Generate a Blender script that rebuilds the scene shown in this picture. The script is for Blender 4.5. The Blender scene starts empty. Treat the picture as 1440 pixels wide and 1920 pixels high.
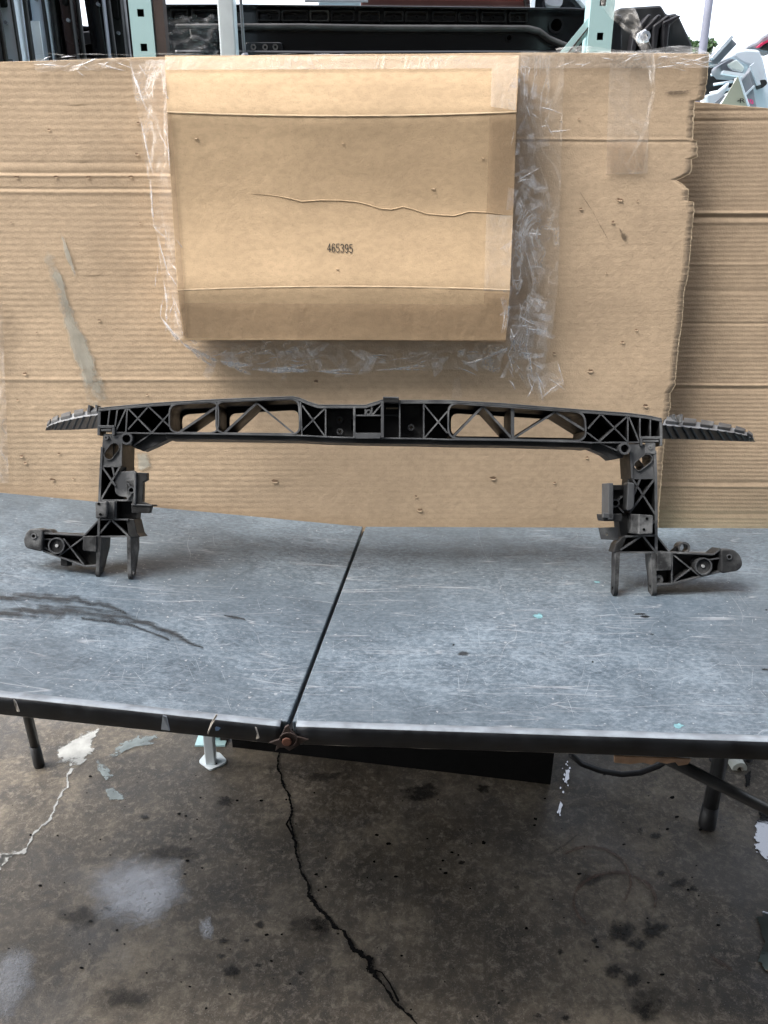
import bpy, bmesh, math, random
from math import sin, cos, tan, pi, radians, sqrt, exp, hypot
from mathutils import Vector as V, Matrix, noise as MN
random.seed(7)
S = bpy.context.scene
COL = S.collection
# ------------------------------------------------------------------ camera
PITCH = radians(21); F = 1442.0; CAM = V((0, 0, 1.405))
cd = bpy.data.cameras.new('camera'); co = bpy.data.objects.new('camera', cd); COL.objects.link(co)
co.location = CAM; co.rotation_euler = (pi/2 - PITCH, 0, 0)
cd.sensor_fit = 'VERTICAL'; cd.sensor_height = 36; cd.lens = F/1920*36; cd.clip_end = 2000; cd.clip_start = .05
S.camera = co
# ------------------------------------------------------------------ world, sun, exposure
SUN_EL, SUN_AZ = radians(56), radians(250)
w = bpy.data.worlds.new('World'); S.world = w; w.use_nodes = True
wn = w.node_tree.nodes; wl = w.node_tree.links; wn.clear()
sky = wn.new('ShaderNodeTexSky'); sky.sky_type = 'NISHITA'; sky.sun_disc = False
sky.sun_elevation = SUN_EL; sky.sun_rotation = SUN_AZ; sky.dust_density = 4; sky.air_density = 1.0
hs = wn.new('ShaderNodeHueSaturation'); hs.inputs['Saturation'].default_value = .42
bg = wn.new('ShaderNodeBackground'); bg.inputs[1].default_value = .15
wo = wn.new('ShaderNodeOutputWorld')
wl.new(sky.outputs[0], hs.inputs['Color']); wl.new(hs.outputs[0], bg.inputs[0]); wl.new(bg.outputs[0], wo.inputs[0])
sl = bpy.data.lights.new('sun', 'SUN'); sl.energy = .6; sl.angle = radians(30); sl.color = (1, .96, .9)
so = bpy.data.objects.new('sun', sl); COL.objects.link(so)
sd = V((sin(SUN_AZ)*cos(SUN_EL), cos(SUN_AZ)*cos(SUN_EL), sin(SUN_EL)))
so.rotation_euler = sd.to_track_quat('Z', 'Y').to_euler()
S.view_settings.view_transform = 'Standard'; S.view_settings.look = 'None'
S.view_settings.exposure = 2.1; S.view_settings.gamma = 1; S.view_settings.use_curve_mapping = False

WALLH = 4.2; EAVE = 2.0  # size of the added light-blocking wall and its overhang
# ------------------------------------------------------------------ measuring helpers (photo point -> place)
FW = V((0, cos(PITCH), -sin(PITCH))); UP = V((0, sin(PITCH), cos(PITCH))); RT = V((1, 0, 0))
def ray(x, y): return FW + RT*((x-720)/F) + UP*((960-y)/F)
def hit(x, y, p, n):
    d = ray(x, y); return CAM + d*((V(p)-CAM).dot(n)/d.dot(n))
def on_floor(x, y, z=0.0): return hit(x, y, (0, 0, z), V((0, 0, 1)))
def at_y(x, y, d): return hit(x, y, (0, d, 0), V((0, 1, 0)))
def lerp(a, b, t): return a+(b-a)*t
def interp(tab, x):
    if x <= tab[0][0]: return tab[0][1]
    for (a, b), (c, d) in zip(tab, tab[1:]):
        if x <= c: return b+(d-b)*(x-a)/(c-a if c != a else 1)
    return tab[-1][1]
def nz(x, y=0, z=0): return MN.noise(V((x, y, z)))

# ------------------------------------------------------------------ materials
class N:
    def __init__(s, name):
        s.m = bpy.data.materials.new(name); s.m.use_nodes = True
        s.n = s.m.node_tree.nodes; s.l = s.m.node_tree.links
        s.b = s.n['Principled BSDF']; s.tc = s.n.new('ShaderNodeTexCoord')
    def put(s, sock, v):
        if hasattr(v, 'is_output') or isinstance(v, bpy.types.NodeSocket): s.l.new(v, sock)
        else:
            if isinstance(v, (tuple, list)) and len(v) == 3 and sock.type == 'RGBA': v = (*v, 1)
            sock.default_value = v
    def map(s, sc=(1, 1, 1), rot=(0, 0, 0), loc=(0, 0, 0), co='Object'):
        m = s.n.new('ShaderNodeMapping'); s.l.new(s.tc.outputs[co], m.inputs[0])
        m.inputs['Scale'].default_value = sc; m.inputs['Rotation'].default_value = rot; m.inputs['Location'].default_value = loc
        return m.outputs[0]
    def noise(s, scale, detail=4, vec=None, rough=.5, dist=0):
        t = s.n.new('ShaderNodeTexNoise'); t.inputs['Scale'].default_value = scale; t.inputs['Detail'].default_value = detail
        t.inputs['Roughness'].default_value = rough; t.inputs['Distortion'].default_value = dist
        s.l.new(vec if vec is not None else s.tc.outputs['Object'], t.inputs['Vector']); return t.outputs['Fac']
    def voro(s, scale, vec=None, feature='F1'):
        t = s.n.new('ShaderNodeTexVoronoi'); t.inputs['Scale'].default_value = scale; t.feature = feature
        s.l.new(vec if vec is not None else s.tc.outputs['Object'], t.inputs['Vector']); return t.outputs['Distance']
    def ramp(s, f, stops):
        r = s.n.new('ShaderNodeValToRGB'); s.put(r.inputs[0], f); e = r.color_ramp.elements
        while len(e) < len(stops): e.new(.5)
        for el, (p, c) in zip(e, stops):
            el.position = p; el.color = (*c, 1) if isinstance(c, (tuple, list)) else (c, c, c, 1)
        return r.outputs[0]
    def mix(s, f, a, b, mode='MIX'):
        m = s.n.new('ShaderNodeMix'); m.data_type = 'RGBA'; m.blend_type = mode
        s.put(m.inputs[0], f); s.put(m.inputs[6], a); s.put(m.inputs[7], b); return m.outputs[2]
    def math(s, op, a, b=0.0, clamp=False):
        m = s.n.new('ShaderNodeMath'); m.operation = op; m.use_clamp = clamp; s.put(m.inputs[0], a); s.put(m.inputs[1], b); return m.outputs[0]
    def bump(s, h, st=.3, d=.002):
        b = s.n.new('ShaderNodeBump'); b.inputs['Strength'].default_value = st; b.inputs['Distance'].default_value = d
        s.put(b.inputs['Height'], h); s.l.new(b.outputs[0], s.b.inputs['Normal'])
    def attr(s, nm):
        a = s.n.new('ShaderNodeAttribute'); a.attribute_name = nm; return a.outputs['Fac']
    def col(s, c): s.put(s.b.inputs['Base Color'], c); return s
    def rough(s, r): s.put(s.b.inputs['Roughness'], r); return s
    def set(s, **k):
        for a, v in k.items(): s.put(s.b.inputs[a.replace('_', ' ')], v)
        return s
    def lines(s, scale, eps, rot=0, stretch=(1, 1, 1), det=0, dist=0):   # thin contour lines of a noise field
        f = s.noise(scale, det, s.map(stretch, (0, 0, rot), (rot*3.1, rot*1.7, 0)), .5, dist)
        d = s.math('ABSOLUTE', s.math('SUBTRACT', f, .5))
        return s.math('SUBTRACT', 1.0, s.math('DIVIDE', d, eps), True)

def simple(name, c, r=.5, var=.25, scale=12, metal=0, bump=0, spec=.5):
    n = N(name); f = n.noise(scale, 6)
    n.col(n.ramp(f, [(.3, tuple(x*(1-var) for x in c)), (.7, tuple(min(1, x*(1+var)) for x in c))]))
    n.rough(n.ramp(n.noise(scale*2, 4), [(.3, max(.04, r-.1)), (.7, min(1, r+.1))]))
    n.set(Metallic=metal, Specular_IOR_Level=spec)
    if bump: n.bump(n.noise(scale*8, 4), bump, .001)
    return n.m

def mk_cardboard(name, base, dirt=.3, flute=.0, pitch=.0125):
    n = N(name)
    big = n.noise(2.3, 5, None, .6)
    c = n.mix(n.ramp(big, [(.32, 0), (.68, 1)]), tuple(x*.84 for x in base), tuple(x*1.1 for x in base))
    c = n.mix(n.math('MULTIPLY', n.ramp(n.noise(26, 6, n.map((.6, 1, 1)), .7), [(.45, 0), (.7, 1)]), .35), c, tuple(x*.78 for x in base))
    fib = n.noise(110, 3, n.map((.6, 1, 1)))
    c = n.mix(n.math('MULTIPLY', n.ramp(fib, [(.35, 1), (.6, 0)]), .3), c, tuple(x*.62 for x in base))
    spk = n.noise(520, 2)
    c = n.mix(n.math('MULTIPLY', n.ramp(spk, [(.6, 0), (.7, 1)]), .45), c, tuple(x*.45 for x in base))
    st = n.noise(5, 6, n.map((1, 1, 2.5)), .65)
    c = n.mix(n.math('MULTIPLY', n.ramp(st, [(.56, 0), (.75, 1)]), dirt), c, tuple(x*.5 for x in base))
    if flute:
        wv = n.n.new('ShaderNodeTexWave'); wv.bands_direction = 'Z'; wv.inputs['Scale'].default_value = 2*pi/pitch/20
        wv.inputs['Distortion'].default_value = .6; wv.inputs['Detail'].default_value = 2; wv.inputs['Detail Scale'].default_value = .6
        n.l.new(n.tc.outputs['Object'], wv.inputs['Vector'])
        k = n.math('MULTIPLY', n.ramp(wv.outputs['Fac'], [(.0, 1), (.35, 0)]), n.math('MULTIPLY', n.ramp(n.noise(3, 3), [(.3, .3), (.7, 1)]), flute))
        c = n.mix(k, c, tuple(x*.6 for x in base))
    n.col(c); n.rough(.82); n.set(Specular_IOR_Level=.25)
    n.bump(n.math('ADD', n.noise(300, 3), n.math('MULTIPLY', n.noise(70, 4), 1.5)), .25 if not flute else .4, .0014)
    return n.m
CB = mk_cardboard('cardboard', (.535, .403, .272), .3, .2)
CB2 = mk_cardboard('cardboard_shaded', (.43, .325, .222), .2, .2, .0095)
CBX = mk_cardboard('cardboard_box_face', (.575, .418, .258), .2, 0)
CBR = simple('paper_ridge_card', (.60, .455, .295), .9, .15, 60)
CBE = simple('cardboard_cut_edge', (.62, .49, .33), .9, .25, 60)
CBD = simple('cardboard_torn_inside', (.20, .13, .08), .9, .4, 90)

def mk_film(name, amin, amax, sc, tint=(.86, .88, .9), rough=.16):
    n = N(name)
    f = n.noise(sc, 5, n.map((1, 1, .55)), .62, 1.2)
    g = n.math('ABSOLUTE', n.math('SUBTRACT', f, .5))
    streak = n.ramp(g, [(0, 1), (.03, .3), (.10, 0)])
    patch = n.ramp(n.noise(sc*.35, 3), [(.38, 0), (.66, 1)])
    a = n.math('ADD', amin, n.math('MULTIPLY', n.math('MULTIPLY', streak, patch), amax), True)
    n.col(tint); n.rough(rough); n.set(Alpha=a, Specular_IOR_Level=.7)
    n.bump(f, .9, .006)
    return n.m
FILMT = mk_film('thin_film', .03, .25, 14)
FILM = mk_film('clear_film', .06, .4, 13, (.9, .87, .82))
TAPE = mk_film('clear_packing_tape', .13, .30, 14, (.70, .66, .60), .22)
TAPED = mk_film('brown_tinted_tape', .30, .12, 14, (.33, .235, .15), .3)
TAPEL = mk_film('milky_tape', .26, .2, 22, (.66, .60, .52), .3)

def mk_plastic(name, c, dust):
    n = N(name)
    f = n.noise(22, 6, None, .65); g = n.noise(6, 3)
    d = n.math('MULTIPLY', n.ramp(f, [(.44, 0), (.64, 1)]), n.ramp(g, [(.4, .1), (.62, 1)]))
    geo = n.n.new('ShaderNodeNewGeometry'); sp = n.n.new('ShaderNodeSeparateXYZ'); n.l.new(geo.outputs['Normal'], sp.inputs[0])
    upf = n.math('MULTIPLY', n.math('MAXIMUM', sp.outputs[2], 0.0), .22)      # dust settles on faces that look up
    d2 = n.math('ADD', n.math('MULTIPLY', d, dust), n.math('MULTIPLY', upf, n.ramp(g, [(.3, .35), (.7, 1)])), True)
    n.col(n.mix(d2, c, (.20, .205, .205)))
    n.rough(n.ramp(f, [(.35, .38), (.7, .62)])); n.set(Specular_IOR_Level=.32)
    n.bump(n.math('ADD', n.noise(420, 3), n.math('MULTIPLY', n.noise(60, 4), 1.0)), .3, .0005)
    return n.m
BLK = mk_plastic('black_plastic', (.004, .004, .0043), .10)
EDGE = mk_plastic('worn_plastic_edge', (.055, .058, .062), .8)
DUST = mk_plastic('dusty_plastic', (.013, .0135, .0145), .8)
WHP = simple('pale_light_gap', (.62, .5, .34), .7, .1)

def mk_table():
    n = N('worn_laminate')
    mot = n.noise(16, 10, n.map((.85, 1.2, 1), (0, 0, .3)), .82, .3)
    fine = n.noise(130, 6, n.map((.7, 1.2, 1), (0, 0, .5)), .85)
    big = n.noise(2.6, 5, None, .6)
    c = n.ramp(mot, [(.36, (.050, .072, .094)), (.5, (.093, .125, .153)), (.64, (.160, .205, .242))])
    c = n.mix(n.math('MULTIPLY', n.ramp(fine, [(.46, 0), (.62, 1)]), .5), c, (.29, .34, .38))
    c = n.mix(n.math('MULTIPLY', n.ramp(fine, [(.36, 1), (.47, 0)]), .45), c, (.045, .058, .070))
    c = n.mix(n.math('MULTIPLY', n.ramp(big, [(.42, 0), (.60, 1)]), .55), c, (.056, .075, .092))
    sc = None
    for i, (s_, e_, r_, st_, k) in enumerate([(5, .0012, .5, (1, 1, 1), .22), (3.4, .001, 2.1, (2.2, .3, 1), .4), (4.5, .0022, 1.2, (.15, 2.6, 1), .5),
                                              (5, .0022, 2.7, (.12, 2.6, 1), .5), (9, .004, .9, (.12, 2.4, 1), .45), (14, .006, 3.0, (.12, 2.3, 1), .4), (12, .006, 1.6, (.12, 2.2, 1), .4)]):
        ln = n.math('MULTIPLY', n.lines(s_, e_, r_, st_, 1), n.math('MULTIPLY', n.ramp(n.noise(3+i, 2, n.map((1, 1, 1), (0, 0, i))), [(.46, 0), (.6, 1)]), k))
        sc = ln if sc is None else n.math('MAXIMUM', sc, ln)
    c = n.mix(sc, c, (.50, .51, .52))
    pit = n.noise(150, 1); c = n.mix(n.math('MULTIPLY', n.ramp(pit, [(.72, 0), (.76, 1)]), .5), c, (.5, .5, .5))
    n.col(c); n.rough(n.ramp(mot, [(.3, .34), (.7, .5)])); n.set(Specular_IOR_Level=.62)
    n.bump(n.math('ADD', fine, n.math('MULTIPLY', n.noise(260, 2), .5)), .12, .0006)
    return n.m
TBL = mk_table()
TRIM = simple('black_edge_vinyl', (.011, .0125, .015), .42, .5, 30, 0, .15)
TRIMR = simple('maroon_edge_vinyl', (.034, .011, .013), .4, .4, 30, 0, .15)
TRIMT = simple('pale_edge_top', (.24, .27, .30), .45, .3, 40, 0, .3)  # paler tone along the top of the vinyl edge
PALE = simple('pale_wood_strip', (.5, .46, .4), .8, .2, 30)
def mk_floor():
    n = N('stained_concrete')
    a = n.noise(3.2, 9, None, .72); b = n.noise(9, 9, None, .75, .6); f = n.noise(48, 8, None, .85, .4); ff = n.noise(330, 3)
    a2 = n.noise(1.1, 6, n.map((1, 1, 1), (0, 0, .7), (2, 5, 0)), .7, .8)
    c = n.ramp(a, [(.36, (.025, .020, .0135)), (.5, (.070, .056, .039)), (.62, (.155, .127, .090))])
    c = n.mix(n.math('MULTIPLY', n.ramp(b, [(.5, 0), (.64, 1)]), .75), c, (.032, .028, .024))
    c = n.mix(n.math('MULTIPLY', n.ramp(f, [(.5, 0), (.62, 1)]), .6), c, (.25, .215, .17))
    c = n.mix(n.math('MULTIPLY', n.ramp(f, [(.36, 1), (.47, 0)]), .7), c, (.03, .026, .021))
    v = n.voro(24, n.map((1, 1, 1))); spots = n.math('MULTIPLY', n.ramp(v, [(.06, 1), (.17, 0)]), n.ramp(n.noise(4, 3), [(.5, 0), (.62, 1)]))
    c = n.mix(n.math('MULTIPLY', spots, .75), c, (.022, .02, .018))
    c = n.mix(n.math('MULTIPLY', n.ramp(ff, [(.64, 0), (.7, 1)]), .4), c, (.42, .39, .35))
    c = n.mix(n.math('MULTIPLY', n.ramp(a2, [(.5, 0), (.64, 1)]), .55), c, (.03, .026, .021))
    wet = n.ramp(n.noise(1.7, 5, n.map((1, 1, 1), (0, 0, 0), (3.4, 1.2, 0)), .6), [(.5, 0), (.62, 1)])
    c = n.mix(n.math('MULTIPLY', wet, .35), c, (.045, .039, .032))
    n.col(c)
    n.rough(n.mix(wet, n.ramp(f, [(.3, .55), (.7, .8)]), n.ramp(f, [(.3, .24), (.7, .42)])))
    n.set(Specular_IOR_Level=.5)
    n.bump(n.math('ADD', n.math('MULTIPLY', f, 1.2), n.math('MULTIPLY', ff, .6)), .4, .003)
    return n.m
FLR = mk_floor()
DIRT_SHADE = simple('dirt_and_hole_shade', (.004, .004, .004), .95, .3, 60, 0, .6, .08)  # black dirt, also painted as shade inside bores, slots and holes
def mk_decal(name, c, lo, hi, rough, sc=60, bump=.3, amax=1.0, spec=.5, stretch=(1, 1, 1)):
    n = N(name)
    f = n.noise(sc, 6, n.map(stretch), .65)
    e = n.math('ADD', n.attr('fall'), n.math('MULTIPLY', n.math('SUBTRACT', f, .5), 2.3))
    a = n.math('MULTIPLY', n.ramp(e, [(lo, 0), (hi, 1)]), amax)
    n.col(n.ramp(n.noise(sc*.6, 4), [(.3, tuple(x*.75 for x in c)), (.7, tuple(min(1, x*1.25) for x in c))]))
    n.rough(rough); n.set(Alpha=a, Specular_IOR_Level=spec)
    if bump: n.bump(n.noise(sc*1.6, 5), bump, .003)
    return n.m
OIL = mk_decal('oil_stain', (.012, .011, .0095), .35, 1.2, .6, 60, .4, .75, .3)
OILS = mk_decal('faint_oil_stain', (.018, .016, .014), .3, 1.25, .6, 35, .4, .5, .3)
PAINT = mk_decal('white_floor_paint', (.36, .36, .335), .3, .6, .6, 34, .5, .88)
CRKD = mk_decal('crack_fill', (.005, .005, .005), .3, .5, .95, 130, .4, 1.0, .08)
PAINTL = mk_decal('thin_paint_line', (.36, .36, .34), .45, .75, .6, 45, .3, .8)
PAINTG = mk_decal('grey_green_paint', (.20, .235, .23), .45, .75, .5, 60, .6, .7)
RUST = mk_decal('rust_ring', (.075, .038, .024), .15, .9, .7, 40, .2, .6)
WET = mk_decal('wet_film', (.045, .039, .032), .2, 1.7, .15, 60, .35, .85, 1.0)
def wetter(mt, ior):
    mt.node_tree.nodes['Principled BSDF'].inputs['IOR'].default_value = ior; return mt
MIRR = mk_decal('standing_water', (.03, .03, .03), .3, .38, .03, 30, .03, 1.0, 1.0)
SMEAR = mk_decal('damp_smear', (.035, .037, .04), .2, .95, .42, 14, .1, .7, .35, (1.2, 7, 1))
CHALK = mk_decal('pale_scuff', (.42, .42, .36), .25, .8, .8, 30, .2, .6)
TEALM = mk_decal('teal_paint_mark', (.22, .44, .48), .4, .6, .5, 160, .2, .7)
SOOT = mk_decal('dark_smudge', (.06, .045, .03), .35, .9, .85, 60, .2, .6)

TEAL = None
def mk_teal():
    n = N('teal_rack_paint')
    f = n.noise(7, 7, None, .7)
    c = n.ramp(n.noise(3, 4), [(.3, (.34, .52, .53)), (.7, (.42, .61, .62))])
    c = n.mix(n.ramp(f, [(.66, 0), (.72, 1)]), c, (.10, .045, .02))
    n.col(c); n.rough(.5); return n.m
TEAL = TEALX = mk_teal()
WHITE = simple('white_post_paint', (.62, .68, .70), .4, .1, 10)
RUSTY = simple('rusty_steel', (.035, .023, .019), .75, .5, 14, 0, .4)
DARKM = simple('black_car_paint', (.008, .009, .011), .16, .3, 5, 0, 0, .7)
DARKR = simple('black_rough_part', (.014, .015, .016), .42, .5, 14)
CRATE = simple('black_crate_plastic', (.004, .004, .004), .8, .3, 14, 0, 0, .15)
SILV = simple('silver_car_paint', (.66, .72, .80), .3, .1, 4)
GREYP = simple('grey_trim', (.21, .225, .26), .45, .2, 8)
LGREY = simple('pale_grey_bumper', (.52, .58, .66), .4, .12, 6)
MARO = simple('dark_brown_door', (.035, .022, .022), .25, .3, 6)
REDM = simple('red_paint', (.16, .02, .018), .35, .3, 8)
REDW = simple('weathered_red', (.12, .04, .035), .5, .4, 5)
RUB = simple('black_rubber', (.012, .012, .013), .55, .3, 20)
STEEL = simple('dusty_leg_steel', (.03, .032, .034), .4, .5, 20)
INK = simple('black_ink', (.012, .012, .012), .6, .2, 40)
PINK = simple('pink_ink', (.75, .03, .22), .6, .1, 30)
TAGM = simple('olive_card', (.30, .31, .25), .7, .12, 8)
LAMPM = simple('lamp_plastic', (.55, .62, .62), .15, .1, 6)
LEAF = simple('leaf_green', (.05, .10, .035), .6, .5, 3)
BARK = simple('bark', (.07, .05, .035), .9, .3, 4)
POLE = simple('galvanised_pole', (.17, .18, .23), .5, .1, 4)
GLASS = simple('dark_glass', (.02, .025, .03), .06, .1, 4)

# ------------------------------------------------------------------ mesh helpers
class MB:
    def __init__(s): s.v = []; s.f = []; s.mi = []; s.fall = []
    def add(s, vs, fs, mi=0, fall=None):
        o = len(s.v); s.v += [V(x) for x in vs]; s.f += [tuple(i+o for i in f) for f in fs]
        s.mi += mi if isinstance(mi, list) else [mi]*len(fs); s.fall += fall if fall else [1.0]*len(vs)
    def prism(s, poly, y0, y1, mi=0, fm=None, ax=1):
        """polygon in (a,b) extruded along local axis ax (1: y, 0: x)"""
        n = len(poly)
        A = sum(poly[i][0]*poly[(i+1) % n][1]-poly[(i+1) % n][0]*poly[i][1] for i in range(n))
        if A < 0: poly = poly[::-1]
        P = (lambda a, b, w: (a, w, b)) if ax == 1 else ((lambda a, b, w: (w, a, b)) if ax == 0 else (lambda a, b, w: (a, b, w)))
        vs = [P(a, b, y0) for a, b in poly]+[P(a, b, y1) for a, b in poly]
        fs = [tuple(range(n)), tuple(range(2*n-1, n-1, -1))]+[(i, i+n, (i+1) % n+n, (i+1) % n) for i in range(n)]
        s.add(vs, fs, [fm if fm is not None else mi, mi]+[mi]*n)
    def ring(s, out, inn, y0, y1, mi=0, fm=None, ax=1):
        n = len(out); P = (lambda a, b, w: (a, w, b)) if ax == 1 else (lambda a, b, w: (w, a, b))
        vs = [P(a, b, y0) for a, b in out]+[P(a, b, y0) for a, b in inn]+[P(a, b, y1) for a, b in out]+[P(a, b, y1) for a, b in inn]
        fs = []; mm = []
        for i in range(n):
            j = (i+1) % n
            fs += [(i, j, n+j, n+i), (2*n+i, 3*n+i, 3*n+j, 2*n+j), (i, 2*n+i, 2*n+j, j), (n+i, n+j, 3*n+j, 3*n+i)]
            mm += [fm if fm is not None else mi, mi, mi, mi]
        s.add(vs, fs, mm)
    def bar(s, p, q, t, y0, y1, mi=0, fm=None):
        d = V((q[0]-p[0], q[1]-p[1])); d.normalize(); m = V((-d.y, d.x))*t/2
        s.prism([(p[0]+m.x, p[1]+m.y), (p[0]-m.x, p[1]-m.y), (q[0]-m.x, q[1]-m.y), (q[0]+m.x, q[1]+m.y)], y0, y1, mi, fm)
    def strip(s, pl, off, y0, y1, mi=0, fm=None):
        s.prism(list(pl)+[(a+off[0], b+off[1]) for a, b in reversed(pl)], y0, y1, mi, fm)
    def box(s, lo, hi, mi=0):
        x0, y0, z0 = lo; x1, y1, z1 = hi
        s.add([(x0, y0, z0), (x1, y0, z0), (x1, y1, z0), (x0, y1, z0), (x0, y0, z1), (x1, y0, z1), (x1, y1, z1), (x0, y1, z1)],
              [(3, 2, 1, 0), (4, 5, 6, 7), (0, 1, 5, 4), (1, 2, 6, 5), (2, 3, 7, 6), (3, 0, 4, 7)], mi)
    def tube(s, pts, r, seg=10, mi=0, rs=None, caps=True):
        pts = [V(p) for p in pts]; rings = []
        ref = V((0, 0, 1))
        for i, p in enumerate(pts):
            t = (pts[min(i+1, len(pts)-1)]-pts[max(i-1, 0)]).normalized()
            a = t.cross(ref if abs(t.dot(ref)) < .95 else V((0, 1, 0))).normalized(); b = a.cross(t)
            rr = rs[i] if rs else r
            rings.append([p+a*rr*cos(2*pi*k/seg)+b*rr*sin(2*pi*k/seg) for k in range(seg)])
        vs = [q for rg in rings for q in rg]; fs = []
        for i in range(len(pts)-1):
            for k in range(seg):
                fs.append((i*seg+k, i*seg+(k+1) % seg, (i+1)*seg+(k+1) % seg, (i+1)*seg+k))
        if caps: fs += [tuple(range(seg-1, -1, -1)), tuple(range((len(pts)-1)*seg, len(pts)*seg))]
        s.add(vs, fs, mi)
    def grid(s, fn, nu, nv, mi=0):
        s.add([fn(i/nu, j/nv) for j in range(nv+1) for i in range(nu+1)],
              [(j*(nu+1)+i, j*(nu+1)+i+1, (j+1)*(nu+1)+i+1, (j+1)*(nu+1)+i) for j in range(nv) for i in range(nu)], mi)
    def build(s, name, mats, parent=None, smooth=False, base=None, bevel=0, attr=False):
        me = bpy.data.meshes.new(name); me.from_pydata([tuple(v) for v in s.v], [], s.f)
        if not isinstance(mats, (list, tuple)): mats = [mats]
        for m in mats: me.materials.append(m)
        for p, i in zip(me.polygons, s.mi): p.material_index = min(i, len(mats)-1); p.use_smooth = smooth
        if attr:
            a = me.attributes.new('fall', 'FLOAT', 'POINT'); a.data.foreach_set('value', s.fall)
        me.update()
        o = bpy.data.objects.new(name, me); COL.objects.link(o)
        if parent: o.parent = parent
        if bevel:
            b = o.modifiers.new('bevel', 'BEVEL'); b.width = bevel; b.segments = 2; b.limit_method = 'ANGLE'; b.angle_limit = radians(40)
        return o
def tag(o, label=None, cat=None, group=None, kind=None):
    for k, v in (('label', label), ('category', cat), ('group', group), ('kind', kind)):
        if v: o[k] = v
    return o
def empty(name, loc=(0, 0, 0), label=None, cat=None, group=None, mat=None):
    o = bpy.data.objects.new(name, None); COL.objects.link(o); o.empty_display_size = .1
    if mat is not None: o.matrix_world = mat
    else: o.location = loc
    return tag(o, label, cat, group)
def under(o, par):          # parent keeping world-space vertex coordinates for an Empty that is only translated
    o.parent = par; o.location = o.location-par.location
    return o
def circ(c, r, n=24, a0=0): return [(c[0]+r*cos(a0+2*pi*i/n), c[1]+r*sin(a0+2*pi*i/n)) for i in range(n)]
def rounded(pts, r, seg=6):
    out = []; n = len(pts)
    A = sum(pts[i][0]*pts[(i+1) % n][1]-pts[(i+1) % n][0]*pts[i][1] for i in range(n))
    if A < 0: pts = pts[::-1]
    rr = r if isinstance(r, (list, tuple)) else [r]*n
    for i in range(n):
        p = V(pts[i]); a = (V(pts[i-1])-p); b = (V(pts[(i+1) % n])-p); k = min(rr[i], a.length*.49, b.length*.49)
        A_ = p+a.normalized()*k; B_ = p+b.normalized()*k
        for j in range(seg+1):
            t = j/seg; q = A_*(1-t)**2+p*2*t*(1-t)+B_*t*t; out.append((q.x, q.y))
    return out
def holed(mb, poly, hole, y0, y1, mi=0, fm=None, ax=1):
    c = (sum(p[0] for p in hole)/len(hole), sum(p[1] for p in hole)/len(hole))
    angs = sorted(set([round(2*pi*i/40-pi, 5) for i in range(40)]+[round(math.atan2(p[1]-c[1], p[0]-c[0]), 5) for p in poly]))
    def cast(pl, a):
        d = (cos(a), sin(a)); best = None
        for i in range(len(pl)):
            p, q = pl[i], pl[(i+1) % len(pl)]; ex, ey = q[0]-p[0], q[1]-p[1]
            den = d[0]*ey-d[1]*ex
            if abs(den) < 1e-12: continue
            t = ((p[0]-c[0])*ey-(p[1]-c[1])*ex)/den; u = ((p[0]-c[0])*d[1]-(p[1]-c[1])*d[0])/den
            if t > 0 and -1e-4 <= u <= 1.0001 and (best is None or t > best): best = t
        best = best or 1e-3
        return (c[0]+d[0]*best, c[1]+d[1]*best)
    mb.ring([cast(poly, a) for a in angs], [cast(hole, a) for a in angs], y0, y1, mi, fm, ax)
def decal(name, pts, place, mat, parent, lift=.0015, wob=.12, rings=(1, .86, .72, .55, .3), attr=True):
    """irregular flat mark: a fan whose rim carries 'fall' 0 and whose middle carries 1"""
    n = 40; m = len(pts); out = []
    per = []; L = 0
    for i in range(m):
        a, b = V(pts[i]), V(pts[(i+1) % m]); per.append((L, (b-a).length, a, b)); L += (b-a).length
    for k in range(n):
        s_ = L*k/n
        for l0, ln, a, b in per:
            if l0 <= s_ <= l0+ln+1e-9: out.append(a+(b-a)*((s_-l0)/max(ln, 1e-9))); break
    c = sum(out, V((0, 0)))/n
    mb = MB(); vs = []; fl = []
    sd_ = random.random()*50
    for ri, r in enumerate(rings):
        for k, p in enumerate(out):
            an = 2*pi*k/n; q = c+(p-c)*r*(1+wob*(nz(1.3*cos(an)+sd_, 1.3*sin(an))+.5*nz(3.5*cos(an)+sd_, 3.5*sin(an), 4))); w_ = place(q.x, q.y); vs.append(w_+V((0, 0, lift)) if not callable(lift) else lift(w_)); fl.append(min(1, (1-r)*1.7))
    w_ = place(c.x, c.y); vs.append(w_+V((0, 0, lift)) if not callable(lift) else lift(w_)); fl.append(1.0)
    fs = []
    for ri in range(len(rings)-1):
        for k in range(n): fs.append((ri*n+k, ri*n+(k+1) % n, (ri+1)*n+(k+1) % n, (ri+1)*n+k))
    for k in range(n): fs.append(((len(rings)-1)*n+k, (len(rings)-1)*n+(k+1) % n, len(vs)-1))
    mb.add(vs, fs, 0, fl)
    return mb.build(name, mat, parent, attr=True)
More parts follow.
